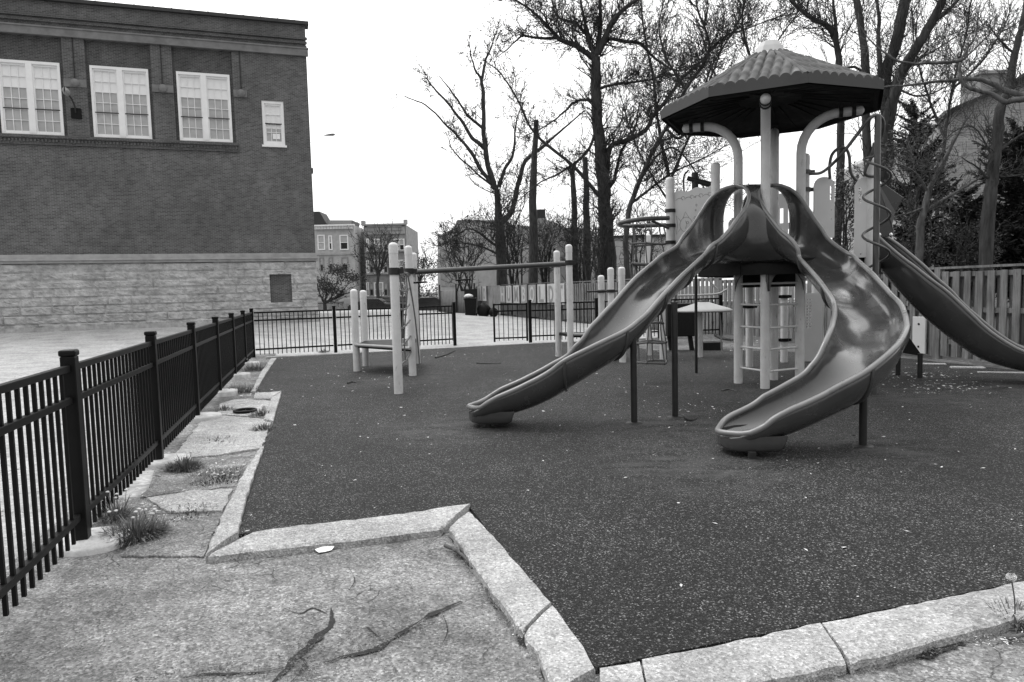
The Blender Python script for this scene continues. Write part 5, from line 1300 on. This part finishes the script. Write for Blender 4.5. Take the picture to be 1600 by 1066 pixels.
t.limb([(1046, 285), (1075, 220), (1100, 150), (1125, 80), (1135, 10)], 5, 2, 46, 70, kw=2); t.limb([(1048, 320), (1010, 260), (980, 190), (965, 130)], 4, 1.5, 36, 60, kw=1.6)
t.done()
t = Tree('thin bare tree whose twigs show above the tower roof', 26, 22, group=GB)
t.limb([(1211, 448), (1210, 330), (1203, 220), (1180, 120), (1160, 40), (1165, -15)], 9, 3, 46, 75, kw=2, bare=.4)
t.limb([(1199, 200), (1140, 150), (1110, 100), (1095, 45)], 5, 2, 36, 65, kw=2); t.limb([(1172, 130), (1210, 70), (1240, 30), (1262, -10)], 4, 2, 32, 60, kw=2)
t.done()
t = Tree('thin bare tree with fine twigs in the sky left of the chimney', 24, 23, group=GB)
t.limb([(1462, 448), (1465, 330), (1475, 220), (1490, 130), (1510, 50), (1518, -10)], 7, 2.5, 46, 75, kw=1.8, bare=.4)
t.limb([(1476, 215), (1450, 150), (1430, 80), (1425, 10)], 4, 2, 34, 65, kw=1.8); t.limb([(1488, 140), (1530, 100), (1565, 50), (1580, 10)], 4, 1.6, 32, 60, kw=1.8)
t.done()
t = Tree('slender bare tree directly behind the tower roof, left of the multi-stemmed one', 18, 5, group=GB)
t.limb([(1306, 430), (1310, 330), (1314, 200), (1310, 90), (1296, 45), (1262, 25), (1225, -10)], 14, 8, 51, 75, kw=3, bare=.4)
t.limb([(1311, 95), (1306, 46), (1300, -15)], 8, 5, 15, 60); t.limb([(1312, 110), (1335, 105), (1365, 130), (1380, 150)], 5, 2, 13, 50)
t.done()
t = Tree('large multi-stemmed bare tree with thick leaning stems right of the tower roof', 16.5, 6, group=GB)
t.limb([(1362, 440), (1366, 340), (1374, 262), (1380, 225)], 44, 52, 9, 60, kw=4)
t.limb([(1362, 330), (1354, 217), (1353, 108), (1346, 46), (1336, -15)], 14, 16, 33, 80, kw=3, drift=1)
t.limb([(1381, 225), (1386, 180), (1384, 115), (1402, 62), (1416, -15)], 20, 24, 36, 80, kw=3)
t.limb([(1384, 230), (1391, 173), (1408, 118), (1436, 68), (1464, 18), (1478, -15)], 20, 16, 42, 85, kw=3, drift=-1)
t.limb([(1460, 32), (1486, 12), (1508, -12)], 8, 5, 12, 50); t.limb([(1376, 150), (1373, 77), (1373, 31), (1369, -12)], 8, 6, 15, 60)
t.limb([(1420, 100), (1450, 85), (1490, 60), (1520, 40)], 4, 1.5, 36, 55); t.limb([(1390, 130), (1430, 150), (1480, 135), (1530, 90)], 3.5, 1.5, 39, 55)
t.done()
t = Tree('dark leaning bare tree against the pale house at the right edge', 13.2, 7, group=GB)
t.limb([(1541, 418), (1544, 330), (1551, 279), (1557, 223), (1563, 170), (1576, 136), (1586, 84), (1597, 37), (1606, -15)], 21, 10, 30, 85, kw=3, bare=.25)
t.limb([(1577, 140), (1600, 118), (1640, 90)], 11, 7, 6, 60); t.limb([(1584, 84), (1560, 60), (1548, 40), (1545, 5)], 3, 1.2, 10, 45)
t.limb([(1556, 240), (1590, 215), (1640, 190)], 5, 3, 12, 60); t.limb([(1550, 285), (1535, 270), (1527, 262), (1502, 246)], 5, 2, 8, 40, down=.2)
t.limb([(1552, 275), (1575, 276), (1605, 270)], 4, 2, 8, 40); t.limb([(1554, 250), (1520, 200), (1480, 215), (1440, 270)], 3, 1.3, 12, 45)
t.done()
t = Tree('pale smooth-barked tree reaching long light branches in from the right edge', 11.2, 8, group=GB, mat='pale_bark', tmat='pale_bark')
t.limb([(1665, 440), (1655, 250), (1645, 165)], 26, 20)
t.limb([(1645, 172), (1600, 156), (1571, 160), (1557, 150), (1536, 144), (1515, 138), (1503, 127), (1499, 110), (1502, 92)], 10, 5.5, 12, 55, kw=2, drift=.5)
t.limb([(1503, 94), (1486, 97), (1455, 99), (1414, 99), (1387, 87), (1365, 68), (1340, 34)], 6, 2, 12, 45, drift=.3)
t.limb([(1645, 165), (1600, 150), (1570, 141), (1540, 127), (1510, 124), (1470, 127), (1420, 133), (1375, 136)], 11, 4, 16, 50, kw=2, drift=1)
t.limb([(1502, 92), (1516, 70), (1526, 50), (1529, 15)], 3.5, 1.3, 10, 40); t.limb([(1502, 95), (1525, 75), (1555, 48), (1590, 40)], 3, 1.2, 8, 40)
t.done()
t = Tree('twisted pale small tree in front of the conifers above the straight slide', 14, 9, mat='pale_bark', tmat='pale_bark', group=GB)
t.limb([(1431, 425), (1437, 370), (1444, 330), (1455, 290), (1476, 250), (1502, 200), (1520, 175)], 14, 3, 16, 60, kw=2)
t.limb([(1440, 335), (1475, 312), (1520, 285), (1552, 262)], 7, 2.5, 14, 45); t.limb([(1443, 325), (1415, 335), (1385, 338), (1350, 320)], 4, 1.5, 12, 40); t.limb([(1450, 300), (1430, 270), (1400, 255)], 4, 1.5, 10, 45)
t.done()
# shrubs of bare stems along the far fence
sl_ = ['bare twiggy shrub left of the forked tree by the wheeled bin', 'bare shrub just behind the letter H panel', 'bare shrub behind the letter O panel', 'bare shrub behind the cut-off trunk pair', 'bare shrub at the foot of the tallest trunk', 'bare shrub behind the rope net']
for i, (px, hgt, sp, D) in enumerate(((735, 80, 55, 46), (808, 110, 40, 41), (850, 110, 45, 39), (905, 120, 40, 36), (935, 120, 45, 30), (1000, 120, 45, 28))):
    t = Tree(sl_[i], D, 40+i, name='bare_shrub', cat='shrub', group='bare shrubs along the board fence')
    for k in range(7):
        x0 = px+t.r.uniform(-sp*.4, sp*.4); x1 = x0+t.r.uniform(-sp*.6, sp*.6)
        t.limb([(x0, 455), ((x0+x1)/2+t.r.uniform(-5, 5), 455-hgt*.5), (x1, 455-hgt*t.r.uniform(.7, 1.1))], 3.2, 1.2, 9, 42, kw=1.3, bare=.1, drift=t.r.uniform(-1, 1))
    t.done()
# street trees
t = Tree('bare street tree in front of the three-storey brick house', 70, 60, name='street_tree', group='street trees')
t.limb([(591, 484), (590, 450), (591, 425)], 7, 5, 4, 30); 
for x in (572, 583, 595, 606, 615): t.limb([(591, 440-abs(x-591)*.4), ((x+591)/2, 405), (x, 370+abs(x-591)*.4)], 3.5, 1.3, 9, 34, kw=1.2)
t.done()
def leafy(t, cx, cy, rx, ry, n, D, size=2.2, mat='leaf', clumps=16):
    k = D/FP; cl_ = []
    for _ in range(clumps):
        a = t.r.uniform(0, 6.28); q = t.r.uniform(.2, 1)**.6; cl_.append((cx+rx*q*math.cos(a), cy+ry*q*math.sin(a), t.r.uniform(-.7, .7)*rx*k, t.r.uniform(.25, .5)))
    for _ in range(n):
        x, y, dz, sc_ = t.r.choice(cl_); q = Y(x+t.r.gauss(0, rx*sc_*.5), y+t.r.gauss(0, ry*sc_*.5), D+dz+t.r.gauss(0, rx*.25*k))
        e = t.rv(1).normalized()*size*k*t.r.uniform(.6, 1.3); f_ = t.rv(1).normalized()*size*.6*k
        t.lb.add([q-e, q+f_, q+e, q-f_], [(0, 1, 2, 3)])
t = Tree('dark bushy street tree low against the corner of the school', 50, 61, name='street_tree', group='street trees', leafmat='needle')
t.limb([(508, 496), (508, 480), (507, 470)], 7, 6)
for x, y in ((495, 440), (512, 430), (530, 432), (548, 440), (560, 452)): t.limb([(507, 474), ((x+507)/2, 462), (x, y)], 4, 1.3, 8, 26, kw=1.2, lvl=1)
leafy(t, 528, 442, 36, 24, 2600, 50, 1.6); t.done()
t = Tree('small dark tree at the end of the street right of the brick house', 72, 62, name='street_tree', group='street trees', leafmat='leaf')
t.limb([(655, 486), (655, 450), (657, 420)], 4, 2.5, 8, 30)
for x in (642, 665, 676): t.limb([(656, 440), ((x+656)/2, 420), (x, 395)], 2.5, 1, 8, 26, kw=1, lvl=1)
leafy(t, 662, 432, 32, 38, 2600, 72, 1.7, clumps=26); t.done()
# conifers
def conifer(label, px, ptop, pbase, D, halfw, seed, mat='needle', n=60, twp=9):
    t = Tree(label, D, seed, name='conifer', group='conifers behind the board fence', leafmat=mat); k = D/FP
    t.limb([(px, pbase), (px+2, (ptop+pbase)/2), (px, ptop)], 16, 2)
    for i in range(n):
        f_ = (i+t.r.random())/n; y = ptop+(pbase-ptop)*f_**.9; L = halfw*k*(.5+.5*f_**.6)*t.r.uniform(.6, 1.12); a = t.r.uniform(0, 6.28)
        d = V((math.cos(a), math.sin(a), .3+.5*(1-f_))); p = Y(px, y, D); pts = [p]
        m = 7
        for j in range(m): d = (d+t.rv(.12)+V((0, 0, -.07+.03*j))).normalized(); pts.append(pts[-1]+d*L/m)
        t.cb.tube(pts, [.03*(1-j/m)+.006 for j in range(m+1)], 4, cap=False)
        for j in range(1, m+1):
            for q in range(twp):
                s_ = t.r.uniform(-1, 1); o = pts[j-1].lerp(pts[j], t.r.random()); dd = (d*t.r.uniform(.2, 1)+V((-d.y, d.x, 0))*s_*1.1+V((0, 0, t.r.uniform(-.45, .2)))).normalized()
                l_ = L*.22*t.r.uniform(.6, 1.3)*(1.1-.5*j/m); wv = dd.cross(t.rv(1)).normalized()*l_*.11
                t.lb.add([o, o+dd*l_*.5+wv, o+dd*l_, o+dd*l_*.5-wv], [(0, 1, 2, 3)])
                o2 = o+dd*l_*.4; dd2 = (dd+t.rv(.8)).normalized(); wv2 = dd2.cross(t.rv(1)).normalized()*l_*.08
                t.lb.add([o2, o2+dd2*l_*.3+wv2, o2+dd2*l_*.6, o2+dd2*l_*.3-wv2], [(0, 1, 2, 3)])
    return t.done()
conifer('dark conifer immediately right of the spiral climber pole', 1432, 168, 470, 19.5, 70, 70, n=150, twp=18)
conifer('dark spreading conifer at the right edge of the yard', 1592, 205, 470, 16, 95, 71, n=140, twp=15)
conifer('low dark conifer between the pale twisted tree and the dark trunk', 1508, 300, 470, 17.5, 70, 72, n=110, twp=14)
# leafy evergreen shrub with light patches right of the spiral pole
for lab, cx, cy, rx, ry, seed, D, n in (('leafy shrub showing above the straight slide beside the pole', 1437, 290, 52, 105, 80, 15.5, 3600), ('leafy shrub low behind the board fence under the dark trunk', 1505, 385, 60, 34, 81, 14.5, 2200), ('thin leafy shrub seen between the two grip panels', 1318, 335, 24, 70, 82, 15.5, 1300)):
    t = Tree(lab, D, seed, name='evergreen_shrub', cat='shrub', group='leafy shrubs behind the board fence', leafmat='leaf' if seed != 81 else 'needle')
    for k in range(6):
        x = cx+t.r.uniform(-rx*.3, rx*.3); t.limb([(x, cy+ry+60), (x+t.r.uniform(-8, 8), cy+ry*.4), (cx+t.r.uniform(-rx, rx), cy-ry*t.r.uniform(.2, .8))], 4, 1.5, 8, 40, kw=1.5, lvl=1)
    leafy(t, cx, cy, rx, ry, n, D, 2.6, clumps=26); t.done()

# ================================================================ WEEDS AND SMALL THINGS
def weed(px, py, rad, hgt, n, label, seed, flowers=0, cat='weed', group='weeds in the cracks by the fence', z=.015):
    r_ = random.Random(seed); p = G(px, py, z); root = thing('weed_clump', p, label, cat, group); b = MB()
    for i in range(int(n*2.2)):
        a = r_.uniform(0, 6.28); q = rad*r_.random()**.7; o = p+V((q*math.cos(a), q*math.sin(a), 0)); L = hgt*r_.uniform(.3, 1.3)*(1.15-.5*q/rad); ln = r_.uniform(.3, 1.7)
        d = V((math.cos(a)*ln+r_.uniform(-.3, .3), math.sin(a)*ln+r_.uniform(-.3, .3), 1)).normalized(); s_ = V((-d.y, d.x, 0)).normalized()*r_.choice((.0015, .002, .003, .006))
        m1 = o+d*L*.5; d2 = (d+V((0, 0, -.55*ln))).normalized(); e = m1+d2*L*.5
        b.add([o-s_*.6, o+s_*.6, m1+s_, m1-s_, e], [(0, 1, 2, 3), (3, 2, 4)])
    b.build('leaves', 'weed', root)
    if flowers:
        for i in range(flowers):
            st_ = MB(); b = MB(); a = r_.uniform(0, 6.28); q = rad*r_.random(); o = p+V((q*math.cos(a), q*math.sin(a), 0)); e = o+V((r_.uniform(-.04, .04), r_.uniform(-.04, .04), hgt*r_.uniform(.8, 1.3))); st_.tube([o, o.lerp(e, .5)+V((.008, 0, 0)), e], .002, 4)
            b.lathe(e, [(.001, -.006), (.009, -.003), (.013, .004), (.006, .008), (.001, .009)], 8); sto = st_.build('flower_stem', 'weed', root); b.build('flower_head', 'petal', sto)
    return root
weed(212, 838, .17, .13, 520, 'largest weed clump with pale flower heads beside the nearest footing', 1, 9)
weed(180, 812, .1, .16, 160, 'tall thin grass tuft against the nearest black post', 2, 5)
weed(288, 733, .13, .12, 420, 'dark dense weed clump at the foot of the second fence post', 3, 2)
weed(345, 745, .28, .05, 420, 'low spreading weeds over the soil patch beside the left kerb', 4)
weed(412, 672, .12, .11, 150, 'spiky weed at the kerb end right beside the rubber', 5, 0)
weed(408, 650, .13, .1, 170, 'weed tuft in the kerb gap just behind the spiky one', 6, 1)
weed(372, 612, .32, .13, 420, 'weed patch near the notch in the rubber, beyond the black ring', 7, 0)
weed(352, 641, .12, .08, 120, 'small weed tuft left of the black ring', 8)
weed(398, 578, .3, .16, 300, 'far weed patch by the corner of the fence', 9, 3)
weed(506, 551, .14, .12, 120, 'small dark tuft under the back fence', 10)
weed(1583, 972, .07, .09, 130, 'dandelion rosette in the kerb joint at the right edge', 11)
weed(836, 985, .05, .035, 90, 'low weeds in the joint of the diagonal kerb', 12)
weed(775, 925, .05, .04, 90, 'sparse weeds higher up the diagonal kerb joint', 13)
weed(858, 1010, .05, .03, 60, 'tiny weed sprouts low in the diagonal kerb joint near the bottom edge', 15)
weed(720, 866, .04, .035, 50, 'few weed blades by the fallen twig at the kerb corner', 16)
weed(1440, 1012, .06, .03, 80, 'low weeds in the front kerb joint left of the dandelion rosette', 17)
weed(300, 800, .2, .035, 160, 'flat straggling weeds in the joint between the old slabs', 18)
weed(340, 690, .22, .05, 160, 'thin grass along the slab edge beyond the dark weed clump', 19)
weed(1150, 547, .3, .06, 160, 'sparse growth on the leaf bed behind the tower posts', 14)
def clock(px, py, base, label, hd=.019):
    p = G(*base, .02); h = Y(px, py, p.y); root = thing('dandelion_clock', p, label, 'dandelion', 'dandelion seed heads')
    b = MB(); b.tube(cr([p, p.lerp(h, .5)+V((.006, 0, 0)), h], 4), .0028, 6); b.build('stem', 'pale_bark', root)
    b = MB(); r_ = random.Random(int(px))
    b.lathe(h, [(.001, -hd*.5), (hd*.45, -hd*.2), (hd*.5, .1*hd), (hd*.3, hd*.4), (.001, hd*.5)], 10)
    for i in range(220):
        d = V((r_.gauss(0, 1), r_.gauss(0, 1), r_.gauss(0, 1))).normalized(); s_ = d.orthogonal()*.0012; e = h+d*hd*r_.uniform(.85, 1.1); b.add([h+s_, h-s_, e-s_*2.2, e+s_*2.2], [(0, 1, 2, 3)])
    b.build('seed_head', 'petal', root)
clock(1580, 902, (1586, 972), 'white dandelion seed head standing over the front kerb at the right edge')
clock(412, 638, (413, 650), 'round white dandelion clock beside the far kerb notch', .035)
b = MB(); p = G(383, 643, .03); b.tube([p+V((.13*math.cos(t*math.pi/16), .13*math.sin(t*math.pi/16), .012)) for t in range(32)], .018, 8, closed=True); single(b, 'rubber_ring', 'black_metal', 'black rubber ring lying on the old slab beside the weeds', 'ring')
b = MB(); r_ = random.Random(5); p = G(507, 858, .012); pts = []
for i in range(10): pts.append(p+V((.058*math.cos(i*.628)*r_.uniform(.8, 1.1), .066*math.sin(i*.628)*r_.uniform(.8, 1.1), .004+.01*r_.random())))
c = p+V((0, 0, .018)); b.add(pts+[c], [(i, (i+1) % 10, 10) for i in range(10)]); single(b, 'paper_scrap', 'paper', 'crumpled white paper scrap on the asphalt in front of the kerb', 'litter', solid=.002)
def stick(px, w_, label, mat='pale_bark', seed=1, z=.04):
    r_ = random.Random(seed); pts = cr([G(x, y, z) for x, y in px], 5); pts = [q+V((r_.uniform(-.004, .004), 0, w_*.5+r_.uniform(0, .006))) for q in pts]
    b = MB(); b.tube(pts, [w_*(1-.5*i/len(pts)) for i in range(len(pts))], 6); single(b, 'twig', mat, label, 'twig', 'fallen twigs')
stick([(696, 855), (715, 864), (732, 880), (738, 890)], .012, 'pale fallen twig on the asphalt by the diagonal kerb', z=.02)
stick([(680, 560), (697, 555), (712, 548)], .014, 'dark fallen stick on the rubber before the left gate post', 'bark', 2)
stick([(745, 568), (765, 569), (783, 568)], .01, 'thin dark stick on the rubber left of the gate gap', 'bark', 3)
stick([(1128, 611), (1140, 609), (1150, 613)], .012, 'small twig left of the tower post base', 'pale_bark', 4)
stick([(1070, 654), (1078, 658), (1088, 656)], .014, 'dark twig beside the left slide support leg', 'bark', 5)
stick([(543, 600), (550, 598), (556, 599)], .014, 'short twig in front of the two short posts', 'bark', 6)
stick([(1565, 998), (1580, 1000), (1604, 995)], .014, 'pale broken stick beside the dandelion rosette', 'pale_bark', 7, .02)
stick([(1330, 1035), (1420, 1010), (1500, 990)], .004, 'dry grass stalk lying along the front kerb joint', 'pale_bark', 8, .03)
stick([(1118, 525), (1128, 530), (1145, 533)], .05, 'dark log on the leaf bed by the end of the black fence', 'bark', 9, .02)
# leaf litter, petals and chips over the rubber; grit over the asphalt
r_ = random.Random(12); b = MB()
def chip(p, s_):
    a = r_.uniform(0, 6.28); e = V((math.cos(a), math.sin(a), r_.uniform(-.2, .3)))*s_; f_ = V((-math.sin(a), math.cos(a), r_.uniform(-.2, .3)))*s_*r_.uniform(.3, .8); z = V((0, 0, .003))
    b.add([p-e+z, p+f_*r_.uniform(.6, 1)+z*1.5, p+e+z, p-f_+z*1.2], [(0, 1, 2, 3)])
n = 0
rubf = [V((p.x, p.y, 0)) for p in rub]
while n < 620:
    p = V((r_.uniform(-6.3, 9.2), 3.0+17*r_.random()**1.1, ZR))
    if not inside(p, rubf): continue
    s_ = r_.choice((.006, .007, .008, .01, .01, .013, .018)); chip(p, s_*(1+p.y*.035)); n += 1
for cx, cy, sx, sy, m in ((1090, 640, 130, 25, 60), (700, 555, 60, 10, 26), (1440, 588, 90, 10, 160), (1480, 606, 100, 12, 150), (600, 585, 60, 18, 24), (1010, 600, 40, 14, 14), (1150, 540, 40, 8, 120), (1320, 700, 200, 60, 40), (250, 800, 60, 30, 90), (340, 735, 40, 20, 120), (390, 620, 25, 14, 60), (1560, 1000, 40, 10, 60), (830, 985, 30, 20, 40)):
    for _ in range(m): 
        p = G(cx+r_.gauss(0, sx*.5), cy+r_.gauss(0, sy*.5), ZR); chip(p, r_.choice((.01, .014, .02, .03))*min(1, p.y/10))
tag(b.build('leaf_litter', 'litter'), 'scattered pale leaf scraps and chips over the dark rubber', 'litter', kind='stuff')
b = MB(); r_ = random.Random(13)
def pebble(p, s_):
    v = [V((1, 0, 0)), V((-1, 0, 0)), V((0, 1, 0)), V((0, -1, 0)), V((0, 0, .8)), V((0, 0, -.5))]; v = [p+q*s_*r_.uniform(.6, 1.2) for q in v]
    b.add(v, [(0, 2, 4), (2, 1, 4), (1, 3, 4), (3, 0, 4), (2, 0, 5), (1, 2, 5), (3, 1, 5), (0, 3, 5)])
for _ in range(2600): pebble(G(r_.uniform(0, 900), 1066-(r_.random()**1.3)*210, .01), r_.choice((.002, .0025, .003, .004)))
for cx, cy, sx, sy, m, a in ((600, 1000, 110, 16, 500, -.32), (470, 1030, 40, 30, 500, -1.1), (330, 1050, 90, 12, 300, -.1), (780, 950, 60, 6, 240, 1.0), (1400, 1030, 180, 8, 500, -.26), (345, 740, 40, 14, 220, 0), (210, 845, 60, 12, 200, 0)):
    for _ in range(m):
        u_, v_ = r_.gauss(0, sx*.6), r_.gauss(0, sy*.6); pebble(G(cx+u_*math.cos(a)-v_*math.sin(a), cy+u_*math.sin(a)+v_*math.cos(a), .014), r_.choice((.0025, .003, .003, .004, .006)))
tag(b.build('loose_grit', 'stone_chip'), 'loose grit and crumbled aggregate on the asphalt', 'grit', kind='stuff')
# stones and broken kerb along the foot of the board fence
sw = ['broken pale kerb block at the foot of the fence left of the leaf pile', 'largest pale stone slab below the straight slide', 'thin pale stone edging strip under the straight slide exit']
for i, (px, py, sx, sy, sz) in enumerate(((1455, 568, .55, .14, .08), (1512, 574, .6, .2, .1), (1570, 581, .9, .12, .06))):
    p = G(px, py, .05); b = MB(); b.box((p.x, p.y, .03), (sx*.8, sy*.8, sz*.6), rz=-1.25+.9); single(b, 'kerb_stone', 'slab', sw[i], 'stone', 'pale stones along the board fence', bevel=.015)
